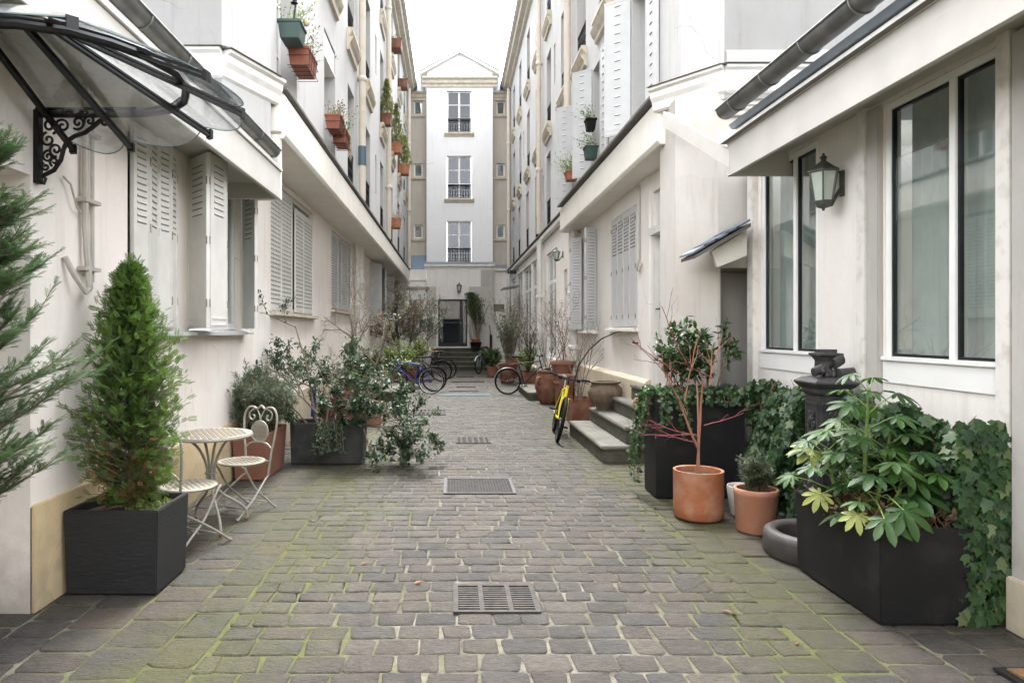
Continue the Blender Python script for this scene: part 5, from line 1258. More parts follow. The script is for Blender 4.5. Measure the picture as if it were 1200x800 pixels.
    for s_ in (-1, 1):
        mb.tube([H(-.07, s_*hw, .03), H(-.035, s_*(hw-.13), .024)], .017, 8); mb.tube([H(.0, s_*(hw-.13), .0), H(.03, s_*(hw-.06), .0), H(.02, s_*(hw-.01), -.005)], .006, 5); mb.box(*(lambda p: (p[0]-.02, p[0]+.02, p[1]-.025, p[1]+.025, p[2]-.02, p[2]+.02))(H(0, s_*(hw-.17), 0)))
    mb.build('grip', 'rubber', t, local=True)
    mb = MB(); mb.lathe([(.07, .045), (.088, .045), (.09, .048), (.07, .048)], (bb[0], 0, bb[1]), 28, 'y', False)
    for i in range(5): a = i*1.257; mb.tube([(bb[0], .046, bb[1]), (bb[0]+.08*math.cos(a), .046, bb[1]+.08*math.sin(a))], .006, 4)
    mb.lathe([(.0, .035), (.045, .035), (.045, .05), (.0, .05)], (hub['r'][0], 0, hub['r'][1]), 16, 'y')
    mb.tube([(bb[0], .055, bb[1]), (bb[0]+.12, .065, bb[1]-.11)], .009, 6); mb.tube([(bb[0], -.055, bb[1]), (bb[0]-.12, -.065, bb[1]+.11)], .009, 6)
    mb.tube([(bb[0], .046, bb[1]+.088), (hub['r'][0], .042, hub['r'][1]+.045)], .004, 4); mb.tube([(bb[0], .046, bb[1]-.088), (hub['r'][0], .042, hub['r'][1]-.045)], .004, 4)
    mb.build('crankset', 'old_iron', t, local=True)
    for s_ in (-1, 1):
        mb = MB(); px_, pz_ = bb[0]+s_*.12, bb[1]-s_*.11; mb.box(px_-.05, px_+.05, s_*.07, s_*.07+s_*.09, pz_-.012, pz_+.012); mb.build('pedal', 'rubber', t, local=True)
    mb = MB()
    mb.tube([(hx0+.06, .03, hz0), (hx0+.13, .04, hz0-.04), (hb[0]+.06, .03, hb[1]-.02), (.5, .055, .45)], .003, 4); mb.tube([(hx0+.06, -.05, hz0), (hx0+.12, -.02, hz0-.07), (.30, .02, ht[1]-.06)], .003, 4)
    mb.build('brake_cable', 'rubber', t, local=True)
    if basket:
        mb = MB(); mb.box(hx0+.10, hx0+.34, -.16, .16, hz0-.22, hz0-.0, .03, .03); mb.build('front_bag', 'rubber', t, local=True, bevel=.02)
    return t
# heading angle rz: local +X is forward.
bicycle('royal blue road bicycle with black saddle parked nose into the left plants', -1.08, 17.85, math.pi-.04, 0.08, 'bike_blue', seat_z=.97, tyre=.014)
bicycle('black bicycle just behind the blue one, its rear wheel showing', -1.00, 18.45, math.pi+.12, .10, 'bike_black', fender='bike_black', seat_z=.95)
bicycle('black bicycle with a brown saddle beyond the blue bicycle', -.86, 22.1, math.pi+.15, .08, 'bike_black', fender='bike_black', saddle='leather_brown', basket=True, seat_z=.98)
bicycle('black bicycle farthest on the left, its rear wheel before the end steps', -.70, 23.3, math.pi+.1, .06, 'bike_black', saddle='saddle_black', seat_z=.95)
bicycle('black bicycle with silver mudguards leaning toward the right wall', 1.96, 17.7, .05, -.10, 'bike_black', fender='steel', seat_z=.99)
bicycle('yellow mountain bicycle with black bars leaning toward the stone steps', 1.60, 10.66, -math.pi/2-.10, -.215, 'bike_yellow', seat_z=.93, tyre=.027, steer=.0, fat=.018)
# folding white and pale blue bike near the end right
bicycle('pale blue and white bicycle standing by the end steps', 1.25, 26.6, -math.pi/2-.45, .05, 'bike_pale_blue', saddle='saddle_black', fender='bike_white', seat_z=1.0)
# child scooter behind shrub
t = thing('kick_scooter', 'small blue kick scooter standing behind the black stone trough', 'scooter', (-1.88, 9.25, .0))
mb = MB(); mb.tube([(-1.88, 9.25, .12), (-1.86, 9.25, 1.02)], .02, 8); mb.tube([(-1.885, 9.23, .5), (-1.875, 9.22, .9)], .028, 8); mb.build('column', 'bike_blue', t, smooth=True)
mb = MB(); mb.tube([(-2.02, 9.22, .98), (-1.9, 9.24, 1.02), (-1.72, 9.28, 1.0)], .014, 8); mb.build('handlebar', 'bike_black', t, smooth=True)
mb = MB(); mb.box(-1.94, -1.82, 9.25, 9.7, .07, .10); mb.build('deck', 'steel', t)
for y_ in (9.2, 9.75):
    mb = MB(); mb.tube([(-1.88, y_+.05*math.cos(a*.6283), .06+.05*math.sin(a*.6283)) for a in range(10)], .015, 6, closed=True); mb.build('wheel', 'rubber', t)
mb = MB(); mb.box(-1.80, -1.62, 9.3, 9.5, .45, .75); mb.build('saddle_bag', 'bike_red', t, bevel=.02)
# curved wall hook rod
t = thing('curved_rod', 'long thin black curved rod arching from the pots to a wall hook', 'rod', (2.5, 10.2, 1.0))
def cpx(px, py, D): return Vector(((px-530)*D/800, D, 1.65-(py-388)*D/800))
pts = [cpx(672, 470, 11.6), cpx(672, 450, 11.5), cpx(678, 428, 11.4), cpx(690, 410, 11.2), cpx(705, 397, 11.0), cpx(722, 389, 10.8), cpx(738, 386.5, 10.5), cpx(748, 389, 10.3), cpx(753, 395, 10.05)]
mb = MB(); mb.tube(pts, .010, 7); mb.build('rod', 'black_iron', t, smooth=True)
mb = MB(); c = cpx(746, 394, 10.1); mb.tube([c+Vector((.10*math.cos(a), 0, .10*math.sin(a))) for a in [(-2.2+.2*i) for i in range(16)]], .014, 7); e = cpx(753.5, 394, 10.0); mb.tube([e, Vector((2.76, e.y, e.z))], .02, 8); mb.build('hook', 'bark_dark', t, smooth=True)

# ================================================================ FOLIAGE ENGINE
def leaf_mesh(name, P_, D_, U_, size, tmpl, faces, mat, parent, off, tint=None, wide=None, smooth=False):
    P_ = np.asarray(P_, float); D_ = np.asarray(D_, float); U_ = np.asarray(U_, float); n = len(P_)
    D_ /= np.maximum(1e-9, np.linalg.norm(D_, axis=1))[:, None]
    U_ = U_-D_*(U_*D_).sum(1)[:, None]; bad = np.linalg.norm(U_, axis=1) < 1e-4; U_[bad] = np.cross(D_[bad], [[.3, .9, .2]]); U_ /= np.linalg.norm(U_, axis=1)[:, None]
    W = np.cross(U_, D_); T = np.asarray(tmpl, float); size = np.asarray(size, float)
    V = P_[:, None, :]+size[:, None, None]*(T[None, :, 0:1]*D_[:, None, :]+T[None, :, 1:2]*W[:, None, :]*(1 if wide is None else wide)+T[None, :, 2:3]*U_[:, None, :])
    V = V.reshape(-1, 3)-np.array(off)
    k = len(T); lt_ = np.array([len(f) for f in faces]); li = np.concatenate([np.array(f) for f in faces])
    me = bpy.data.meshes.new(name); me.vertices.add(n*k); me.vertices.foreach_set('co', V.ravel())
    L = (li[None, :]+(np.arange(n)*k)[:, None]).ravel(); LTt = np.tile(lt_, n); LS = np.concatenate([[0], np.cumsum(LTt)[:-1]])
    me.loops.add(len(L)); me.loops.foreach_set('vertex_index', L.astype(np.int32)); me.polygons.add(len(LTt))
    me.polygons.foreach_set('loop_start', LS.astype(np.int32)); 
    me.polygons.foreach_set('loop_total', LTt.astype(np.int32))
    me.update(calc_edges=True); me.materials.append(MATS[mat])
    a = me.attributes.new('tint', 'FLOAT', 'POINT'); tt = nr.rand(n) if tint is None else np.asarray(tint); a.data.foreach_set('value', np.repeat(tt, k).astype(np.float32))
    if smooth: me.polygons.foreach_set('use_smooth', [True]*len(me.polygons))
    o = bpy.data.objects.new(name, me); COL.objects.link(o); o.parent = parent
    return o
OVAL = ([(0, 0, 0), (.3, .2, .05), (.68, .19, .04), (1, 0, -.06), (.68, -.19, .04), (.3, -.2, .05), (.35, 0, 0), (.7, 0, -.01)], [(0, 6, 7, 2, 1), (7, 3, 2), (0, 5, 4, 7, 6), (7, 4, 3)])
NEEDLE = ([(0, 0, 0), (.5, .07, .0), (1, 0, 0), (.5, -.07, 0)], [(0, 1, 2, 3)])
def spray(n=6, bl=.42, w=.045, spread=.8, curl=.15):
    T = [(0, -w*.6, 0), (.95, -w*.2, -curl), (.95, w*.2, -curl), (0, w*.6, 0)]; F = [(0, 1, 2, 3)]
    for i in range(n):
        x = .12+.75*i/(n-1); l = bl*(1-.6*abs(x-.4))
        for s_ in (-1, 1):
            b = len(T); z = -curl*x*x; ex, ey = x+l*math.cos(spread), s_*l*math.sin(spread); mx_, my = x+l*.55*math.cos(spread), s_*l*.55*math.sin(spread)
            nx, ny = -math.sin(spread)*w, s_*math.cos(spread)*w
            T += [(x, 0, z), (mx_+nx, my+ny, z+.02), (ex, ey, z-.04), (mx_-nx, my-ny, z+.02)]; F.append((b, b+1, b+2, b+3))
    return T, F
SPRAY = spray(); SPRAYW = spray(6, .5, .045, .75, .1); SPRAYT = spray(8, .26, .034, .75, .1)
def ivy_t():
    out = [(0, 0), (-.08, .22), (.12, .5), (.30, .30), (.62, .42), (.62, .2), (1.0, 0)]
    pts = out+[(x, -y) for x, y in out[-2:0:-1]]
    T = [(.3, 0, .0)]+[(x, y, -.22*(x-.3)**2-.35*y*y+.03) for x, y in pts]; k = len(pts)
    return T, [(0, 1+i, 1+(i+1) % k) for i in range(k)]
IVY = ivy_t()
def fatsia_t():
    T = [(0, 0, 0)]; F = []; nl = 8; tips = []
    angs = [-2.25, -1.6, -1.0, -.34, .34, 1.0, 1.6, 2.25]; lens = [.55, .78, .95, 1.05, 1.05, .95, .78, .55]
    for i, (a, l) in enumerate(zip(angs, lens)):
        b = len(T)
        def q(r, da, z=0): return (r*math.cos(a+da), r*math.sin(a+da), z-.30*r*r)
        T += [q(.36*l, -.34, .02), q(.66*l, -.25, .015), q(.84*l, -.15, .0), q(1.0*l, 0, -.03), q(.84*l, .15, .0), q(.66*l, .25, .015), q(.36*l, .34, .02), q(.32*l, 0, -.03), q(.65*l, 0, -.03)]
        F += [(0, b, b+7), (b, b+1, b+8, b+7), (b+1, b+2, b+3, b+8), (b+8, b+3, b+4, b+5), (b+7, b+8, b+5, b+6), (0, b+7, b+6)]
        if i: F.append((0, b-9+6, b))
    return T, F
FATSIA = fatsia_t()
def rv(): 
    while True:
        v = Vector((rnd.uniform(-1, 1), rnd.uniform(-1, 1), rnd.uniform(-1, 1)))
        if .05 < v.length < 1: return v.normalized()
def grow(mb, p, d, L, r, lvl, tips, maxl, up=.12, wig=.25, kids=(3, 5), spread=.8, shrink=.62, seg=5, sides=5, tr=.72, start=.3):
    pts = [Vector(p)]; rs = [r]; d = Vector(d).normalized(); dirs = []
    for i in range(seg):
        d = (d+rv()*wig+Vector((0, 0, up))).normalized(); pts.append(pts[-1]+d*(L/seg)); rs.append(max(.0012, r*(1-(1-.45)*(i+1)/seg))); dirs.append(Vector(d))
    mb.tube(pts, rs, sides if lvl < 2 else max(3, sides-2), cap=False)
    if lvl >= maxl-1:
        for i in range(1, seg+1): tips.append((pts[i].copy(), dirs[i-1].copy(), lvl))
    if lvl >= maxl: return
    k = rnd.randint(*kids)
    for i in range(k):
        f = start+(1-start)*(i+rnd.random())/k; j = min(seg-1, int(f*seg)); q = pts[j].lerp(pts[j+1], f*seg-j)
        side = dirs[j].cross(rv()).normalized(); nd = (dirs[j]*(1-spread*.5)+side*spread).normalized()
        grow(mb, q, nd, L*shrink*rnd.uniform(.7, 1.15), rs[j]*tr, lvl+1, tips, maxl, up, wig, kids, spread, shrink, seg, sides, tr, start)
def leaves_on(tips, per, size, jitter=.03, droop=-.2, along=.6):
    P_, D_, U_, S_ = [], [], [], []
    for p, d, l in tips:
        m = int(per)+(1 if rnd.random() < per-int(per) else 0)
        for _ in range(m):
            q = p+rv()*jitter*rnd.random(); dd = (d*along+rv()+Vector((0, 0, droop))).normalized()
            P_.append(q); D_.append(dd); U_.append(Vector((0, 0, 1))+rv()*.5); S_.append(size*rnd.uniform(.6, 1.2))
    return P_, D_, U_, S_
def plant(name, label, cat, base, stems, maxl, bark, leafm=None, per=0, lsize=.05, tm=OVAL, group=None, leafname='leaves', jitter=.03, droop=-.2, along=.6, tipmin=0, **kw):
    """stems: list of (offset, dir, length, radius)"""
    t = thing(name, label, cat, base, group); mb = MB(); tips = []
    b = Vector(base)
    for off, d, L, r in stems: grow(mb, b+Vector(off), d, L, r, 0, tips, maxl, **kw)
    mb.build('branches' if name != 'tree' else 'trunk', bark, t, smooth=True)
    if leafm:
        P_, D_, U_, S_ = leaves_on(tips, per, lsize, jitter, droop, along)
        if P_: leaf_mesh(leafname, P_, D_, U_, S_, tm[0], tm[1], leafm, t, base)
    return t, tips
def fan(n, spread, L, r, up=1., jit=.04):
    return [((rnd.uniform(-jit, jit), rnd.uniform(-jit, jit), 0), (rnd.gauss(0, spread), rnd.gauss(0, spread), up), L*rnd.uniform(.75, 1.1), r*rnd.uniform(.7, 1.1)) for _ in range(n)]

# ---- conifer in the square planter
cx, cy, cz = -2.12, 4.50, .47
t = thing('conifer', 'bushy green cone shaped conifer in the square black planter', 'conifer', (cx, cy, cz))
mb = MB(); tips = []
mb.tube([(cx, cy, cz-.03), (cx+.01, cy, cz+.6), (cx-.01, cy, cz+1.2), (cx, cy, cz+1.58)], [.028, .022, .012, .004], 8)
P_, D_, U_, S_, Tt = [], [], [], [], []; Pb, Db, Ub, Sb = [], [], [], []
for i in range(900):
    f = (i/900)**.92; z = cz+.05+1.52*f
    rmax = .335*min(1, .55+f*1.8)*(1-f**1.9)+.02
    a = i*2.39996+rnd.uniform(-.3, .3); rad = rmax*rnd.uniform(.6, 1.15)*(1+.20*math.sin(a*2+f*17)*math.sin(f*29+a*3)+.08*math.sin(a*3+f*11))
    d_ = Vector((math.cos(a), math.sin(a), .30+.55*f+rnd.uniform(-.3, .35))).normalized()
    b = Vector((cx, cy, z-.10*rad)); L = rad/math.sqrt(max(.15, 1-d_.z**2))
    mb.tube([b, b+d_*L*.5+Vector((0, 0, -.01)), b+d_*L], [.005, .003, .0012], 3, cap=False)
    m = 8
    for j in range(m):
        g = .28+.78*j/m
        p = b+d_*L*g+rv()*.028
        dd = (d_*.8+rv()*.7+Vector((0, 0, .15))).normalized()
        if f < .22 and a % 6.283 > 4.0 and rnd.random() < .35: Pb.append(p); Db.append(dd); Ub.append(rv()); Sb.append(rnd.uniform(.035, .06))
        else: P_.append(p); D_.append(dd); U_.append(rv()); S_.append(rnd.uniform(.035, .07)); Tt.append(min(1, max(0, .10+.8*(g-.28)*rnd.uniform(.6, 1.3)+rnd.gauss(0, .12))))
for _ in range(40): P_.append(Vector((cx+rnd.gauss(0, .02), cy+rnd.gauss(0, .02), cz+1.45+rnd.random()*.18))); D_.append(Vector((rnd.gauss(0, .4), rnd.gauss(0, .4), 1))); U_.append(rv()); S_.append(.07); Tt.append(rnd.random())
mb.build('trunk', 'bark', t, smooth=True)
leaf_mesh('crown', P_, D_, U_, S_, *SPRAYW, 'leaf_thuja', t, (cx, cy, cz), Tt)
leaf_mesh('brown_sprays', Pb, Db, Ub, Sb, *SPRAYW, 'leaf_thuja_brown', t, (cx, cy, cz))
t = thing('ground_cover_plant', 'small lime green leafy plant at the foot of the conifer', 'plant', (-1.94, 4.4, .47))
P_ = [Vector((rnd.uniform(-2.08, -1.87), rnd.uniform(4.29, 4.62), .475+rnd.uniform(0, .055))) for _ in range(420)]
leaf_mesh('leaves', P_, [rv()+Vector((0, 0, .4)) for _ in P_], [Vector((0, 0, 1))+rv()*.4 for _ in P_], [rnd.uniform(.018, .034) for _ in P_], *OVAL, 'leaf_moss', t, (-1.94, 4.4, .47))

# ---- cypress tree at the left edge
tx, ty = -2.31, 3.02
t = thing('cypress_tree', 'feathery green cypress reaching into the picture at the left edge', 'tree', (tx, ty, .35))
mb = MB(); mb.tube([(tx, ty, .30), (tx+.03, ty, 1.2), (tx, ty+.02, 2.0), (tx, ty, 2.75)], [.035, .028, .018, .005], 8)
P_, D_, U_, S_, Tt = [], [], [], [], []
for i in range(54):
    f = i/54; z = .62+1.8*f; a = rnd.uniform(-math.pi, math.pi)
    if i % 3: a = rnd.uniform(-1.0, 1.0)
    L = (.78-.45*f**1.5)*rnd.uniform(.55, 1.02)
    d_ = Vector((math.cos(a), math.sin(a)*.8, rnd.uniform(.15, .75))).normalized(); b = Vector((tx, ty, z))
    pts = [b]; dv = d_.copy(); n = 16
    for k in range(n): dv = (dv+Vector((0, 0, .018))+rv()*.05).normalized(); pts.append(pts[-1]+dv*L/n)
    mb.tube(pts, [.008*(1-.85*k/n)+.0008 for k in range(n+1)], 4, cap=False)
    for k in range(2, n+1):
        if k < n and rnd.random() < .33: continue
        tw = .30*(1-.6*k/n)*rnd.uniform(.5, 1.2); side = dv.cross(Vector((0, 0, 1))).normalized()
        for s_ in ((-1, 1) if k < n else (0,)):
            td = (dv*.9+side*s_*.75+Vector((0, 0, rnd.uniform(-.05, .35)))+rv()*.2).normalized(); q = pts[k]; m = 5
            mb.tube([q, q+td*tw], [.0028, .0008], 3, cap=False)
            for j in range(m):
                p = q+td*tw*(j+.3)/m
                for s2 in (-1, 1):
                    sd = td.cross(Vector((0, 0, 1))); P_.append(p); D_.append((td+sd*s2*.55+rv()*.3).normalized()); U_.append(Vector((0, 0, 1))+rv()*.5); S_.append(rnd.uniform(.045, .072)*(1-.3*j/m)); Tt.append(min(1, max(0, .2+.5*k/n+rnd.gauss(0, .15))))
mb.build('trunk', 'bark', t, smooth=True)
leaf_mesh('crown', P_, D_, U_, S_, *SPRAYT, 'leaf_cypress', t, (tx, ty, .35), Tt)
pot('terracotta_pot', 'terracotta pot at the foot of the cypress at the left edge', tx, ty, taper_prof(.14, .20, .36, .02, .05), 'terracotta_brown')

# ---- wiry grey green shrub in terracotta trough
t, tips = plant('rosemary_shrub', 'wiry grey green shrub in the terracotta trough behind the chair', 'shrub', (-2.2, 7.9, .45), [((rnd.uniform(-.14, .12), rnd.uniform(-.33, .33), 0), (rnd.gauss(0, .35), rnd.gauss(0, .35), 1), rnd.uniform(.30, .52), .008) for _ in range(24)], 2, 'bark', 'leaf_rosemary', 5, .055, tm=SPRAYT, kids=(3, 5), spread=.7, wig=.2, jitter=.03)
# ---- sprawling shrub in stone trough
t, tips = plant('sprawling_shrub', 'large sprawling glossy shrub spilling out of the black stone trough', 'shrub', (-1.6, 8.62, .45),
    [((-.1, 0, 0), (-.25, .1, 1), 1.35, .018), ((0, 0, 0), (-.75, -.1, 1.), 1.05, .015), ((.1, 0, 0), (.35, -.1, 1), .85, .016), ((.2, -.02, 0), (1.2, -.45, .30), .90, .015), ((.25, -.1, 0), (1.1, -.5, .25), .85, .012), ((.05, -.1, 0), (.1, -.7, .5), .55, .011), ((.3, 0, 0), (1.0, -.1, .25), .85, .014), ((-.2, 0, 0), (-.4, -.3, .8), .7, .012), ((.1, -.05, 0), (.3, -.3, .9), .8, .012), ((.15, 0, 0), (.9, -.4, .15), 1.0, .014), ((0, .05, 0), (.2, .3, 1), .9, .012)],
    3, 'bark', 'leaf_dark', 3.0, .062, kids=(3, 4), spread=.75, wig=.18, up=-.035, shrink=.52, jitter=.035, seg=6, start=.2)
# drooping strand in front of trough
for (x0, lb) in ((-1.5, 'trailing leafy strand hanging over the stone trough front'),):
    mb = MB(); t = thing('trailing_branch', lb, 'plant', (x0, 8.35, .5)); P_, D_, U_, S_ = [], [], [], []
    for k in range(16):
        x = x0+rnd.uniform(-.16, .16); y = 8.42; pts = [Vector((x, y, .55))]; dv = Vector((rnd.uniform(-.2, .2), -.5, .1))
        for q in range(7): dv = (dv+Vector((rnd.uniform(-.12, .12), .07 if pts[-1].y < 8.33 else -.1, -.28))).normalized(); pts.append(pts[-1]+dv*rnd.uniform(.05, .075))
        mb.tube(pts, .003, 3, cap=False)
        for q in pts[1:]:
            for _ in range(3): P_.append(q+rv()*.015); D_.append(rv()+Vector((0, -.2, -.5))); U_.append(Vector((0, -1, .5))); S_.append(rnd.uniform(.035, .06))
    mb.build('stems', 'bark', t); leaf_mesh('leaves', P_, D_, U_, S_, *OVAL, 'leaf_dark', t, (x0, 8.35, .5))
# ---- left background plants
plant('bare_tree', 'gnarled bare tree with thin twigs against the left wall', 'tree', (-1.78, 13.0, .45), [((0, 0, 0), (-.25, 0, 1), 1.5, .035), ((.1, 0, 0), (.28, .1, 1), 1.45, .03), ((-.1, 0, 0), (-.6, 0, .9), 1.2, .028)], 4, 'bark_pale', kids=(3, 4), spread=.75, wig=.22, shrink=.6, seg=5, up=.05)
plant('leafy_shrub', 'lime yellow leafy shrub in front of the bare tree', 'shrub', (-1.45, 14.5, .5), [((0, 0, 0), (.3, 0, 1), 1.25, .014), ((0, 0, 0), (-.3, .1, 1), 1.1, .012), ((.1, 0, 0), (.55, 0, .9), 1.0, .012)], 2, 'bark', 'leaf_lime', 1.0, .08, kids=(2, 4), spread=.7, jitter=.05, wig=.15)
plant('arching_shrub', 'arching thin shrub with scattered green leaves in the pale terracotta pot', 'shrub', (-1.45, 12.2, .35), fan(8, .7, .75, .009), 2, 'bark', 'leaf_camellia', 1.0, .06, kids=(3, 4), spread=.7, up=-.02)
plant('small_shrub', 'small dark leafed shrub in the pot by the left wall', 'shrub', (-1.72, 11.3, .4), fan(9, .5, .6, .008), 2, 'bark', 'leaf_dark', 1.5, .06, kids=(3, 4), spread=.7)
plant('bare_tree', 'dark bare tree with a dense twig crown at the far left', 'tree', (-1.52, 21.0, .4), [((0, 0, 0), (-.05, 0, 1), 1.9, .06), ((.02, 0, .3), (.35, 0, 1), 1.5, .035), ((-.02, 0, .2), (-.4, 0, 1), 1.5, .035)], 4, 'bark_dark', 'leaf_dry', .25, .05, kids=(4, 5), spread=.8, wig=.2, shrink=.58, up=.05)
plant('olive_shrub', 'grey green shrub with small leaves beside the far bare tree', 'shrub', (-1.15, 23.5, .9), fan(10, .35, 1.3, .014), 2, 'bark', 'leaf_rosemary', 3.2, .085, kids=(4, 5), spread=.7, jitter=.06)
plant('lime_bush', 'bright lime bush behind the blue bicycle saddle', 'bush', (-1.15, 20.3, .5), fan(9, .4, .62, .012), 2, 'bark', 'leaf_lime', 1.6, .08, kids=(3, 5), spread=.7, jitter=.05)
plant('green_bush', 'low mid green bush behind the blue bicycle frame', 'bush', (-1.55, 19.0, .45), fan(18, .55, .55, .010), 2, 'bark', 'leaf_moss', 3.2, .07, kids=(3, 4), spread=.75, jitter=.05)
plant('green_bush', 'low dark green bush on the left stone block', 'bush', (-1.95, 16.6, .45), fan(16, .6, .5, .010), 2, 'bark', 'leaf_box', 3.2, .06, kids=(3, 4), spread=.75, jitter=.05)
# ---- end wall climber
plant('climbing_plant', 'climbing plant on the pale wall right of the end door', 'climber', (1.10, 29.62, 1.2), [((0, 0, 0), (.15, .02, 1), 1.3, .04), ((0, 0, 0), (.22, .02, 1), 1.35, .03)], 1, 'bark_pale', kids=(2, 3), spread=.4, wig=.1)
t = thing('climber_foliage', 'green leafy head of the climber beside the end door', 'climber', (.95, 29.75, 2.9))
P_ = [Vector((.86+.34*rnd.gauss(0, .5)*(.35+.65*math.sin(math.pi*min(1, f*.8+.1)))+.34*(1-f)**1.5+.06*math.sin(f*11), 29.78+rnd.uniform(-.16, .1), 1.95+1.4*f)) for f in [rnd.random()**.62 for _ in range(1500)]]
leaf_mesh('leaves', P_, [rv()+Vector((0, 0, -.6)) for _ in P_], [Vector((0, -1, .5))+rv()*.5 for _ in P_], [rnd.uniform(.05, .1) for _ in P_], *OVAL, 'leaf_box', t, (.95, 29.75, 2.9))
mb = MB()
for _ in range(60):
    x = .98+rnd.gauss(0, .14); z = rnd.uniform(1.8, 3.3); mb.tube([(x, 29.82, z), (x+rnd.uniform(-.1, .1), 29.75, z-.35), (x+rnd.uniform(0, .2), 29.8, z-.8)], .006, 3)
mb.build('stems', 'bark_pale', t)
# ---- right background plants
plant('bare_shrub', 'tall twiggy bare shrub in the pot at the far right corner', 'shrub', (2.05, 23.6, .7), fan(22, .3, 1.7, .012), 2, 'bark_pale', 'leaf_dry', .35, .05, kids=(3, 4), spread=.5, wig=.15, shrink=.5)
plant('reed_shrub', 'upright green stemmed shrub in the big round pot', 'shrub', (1.75, 21.6, .6), fan(26, .16, 1.15, .010), 1, 'bark_pale', 'leaf_rosemary', 1.6, .10, kids=(3, 4), spread=.4, wig=.1)
plant('clipped_bush', 'small clipped dark green bush by the end steps', 'bush', (1.45, 24.8, .35), fan(22, .5, .42, .010), 2, 'bark', 'leaf_box', 4, .07, kids=(3, 4), spread=.8, jitter=.05)
plant('rose_bush', 'bare dark rose bush behind the bellied jar', 'shrub', (2.12, 19.4, .45), fan(7, .25, 1.25, .016), 3, 'bark_dark', 'leaf_dry', .3, .05, kids=(3, 4), spread=.7, wig=.2)
plant('flowering_shrub', 'low green shrub with a few blooms behind the right black bicycle', 'shrub', (2.2, 19.6, .45), fan(14, .5, .5, .008), 2, 'bark', 'leaf_moss', 1.8, .06, kids=(3, 4), spread=.7)
plant('bare_shrub', 'bare brown shrub growing from the tall stacked pot', 'shrub', (2.36, 14.6, .95), fan(7, .28, 1.05, .010), 3, 'bark', 'leaf_dry', .25, .04, kids=(2, 4), spread=.6, wig=.2)
plant('bare_shrub', 'thin bare twigs rising from the bellied jar', 'shrub', (2.18, 15.6, .7), fan(8, .3, .9, .008), 2, 'bark_dark', 'leaf_dry', .4, .05, kids=(2, 4), spread=.6)
plant('bare_vine', 'pale bare vine growing from the reddish trough by the yellow bicycle', 'shrub', (2.34, 12.5, .38), fan(8, .22, 1.0, .009), 2, 'bark_pale', kids=(2, 4), spread=.6, wig=.22)
# ---- red maple
t, tips = plant('red_maple', 'bare red stemmed maple in the glazed orange cylinder pot', 'small tree', (2.17, 6.02, .37),
    [((0, 0, 0), (0, 0, 1), .26, .022)], 0, 'bark_red', wig=.03)
mb = MB(); tips = []
b = Vector((2.17, 6.02, .62))
for d_, L, r in (((.14, 0, 1), .62, .014), ((-.55, .02, 1), .50, .014), ((.03, .05, 1), .60, .013)): grow(mb, b, d_, L, r, 0, tips, 0, wig=.1, up=.1)
for q, d_, L in ((b+Vector((-.12, 0, .42)), (.05, 0, 1), .55), (b+Vector((-.1, 0, .3)), (-.55, 0, .9), .5), (b+Vector((.1, 0, .6)), (.15, 0, 1), .42), (b+Vector((.1, 0, .55)), (.3, .1, 1), .35)): grow(mb, q, d_, L, .007, 1, tips, 2, wig=.16, kids=(2, 3), spread=.5, shrink=.5)
mb.build('limbs', 'bark_red', t, smooth=True)
mb = MB()
for q, d_, L in ((b+Vector((-.02, 0, .12)), (-1, -.1, .12), .5), (b+Vector((.0, 0, .1)), (-1, .1, .28), .45), (b+Vector((.05, 0, .2)), (1, -.1, .2), .38), (b+Vector((-.15, 0, .65)), (-1, .1, .5), .55), (b+Vector((-.1, 0, .75)), (-.6, 0, .9), .55), (b+Vector((-.14, 0, .5)), (-1, 0, .9), .6), (b+Vector((.12, 0, .62)), (-.9, 0, .3), .3), (b+Vector((0, 0, .05)), (-1, .2, .05), .42)): grow(mb, q, d_, L, .0055, 0, tips, 2, wig=.14, kids=(2, 3), spread=.5, shrink=.42, up=.03, sides=4)
mb.build('twigs', 'twig_red', t, smooth=True)
# ---- rosemary in pot
plant('rosemary_bush', 'small rosemary bush in the pale terracotta pot', 'herb', (2.50, 5.62, .33), fan(26, .55, .20, .005, jit=.07), 1, 'twig_brown', 'leaf_rosemary', 6, .045, tm=SPRAYT, kids=(2, 3), spread=.6, jitter=.02, along=1.2)
# ---- camellia and ivy in the tall planter
plant('camellia', 'taller glossy camellia at the right of the tall black planter', 'shrub', (2.52, 6.92, 1.0), fan(6, .24, .58, .010, jit=.12), 2, 'bark', 'leaf_camellia', 1.6, .085, kids=(3, 4), spread=.6, wig=.15, shrink=.45, jitter=.03)
plant('camellia', 'shorter small leaved camellia at the left of the tall black planter', 'shrub', (2.22, 6.92, 1.0), fan(7, .28, .42, .007, jit=.10), 2, 'bark', 'leaf_camellia', 2.0, .055, kids=(3, 4), spread=.6, wig=.15, shrink=.5, jitter=.03)
t = thing('trailing_ivy', 'variegated ivy trailing over the rim of the tall black planter', 'ivy', (2.4, 6.9, 1.02)); mb = MB(); P_, D_, U_, S_ = [], [], [], []
strands = [(2.0+rnd.uniform(-.0, .02), rnd.uniform(6.74, 7.1), 'l', rnd.uniform(.3, .95)) for _ in range(13)]+[(rnd.uniform(2.0, 2.28), 6.71, 'f', rnd.uniform(.1, .5)) for _ in range(7)]+[(rnd.uniform(2.28, 2.88), 6.71, 'f', rnd.uniform(.03, .10)) for _ in range(16)]
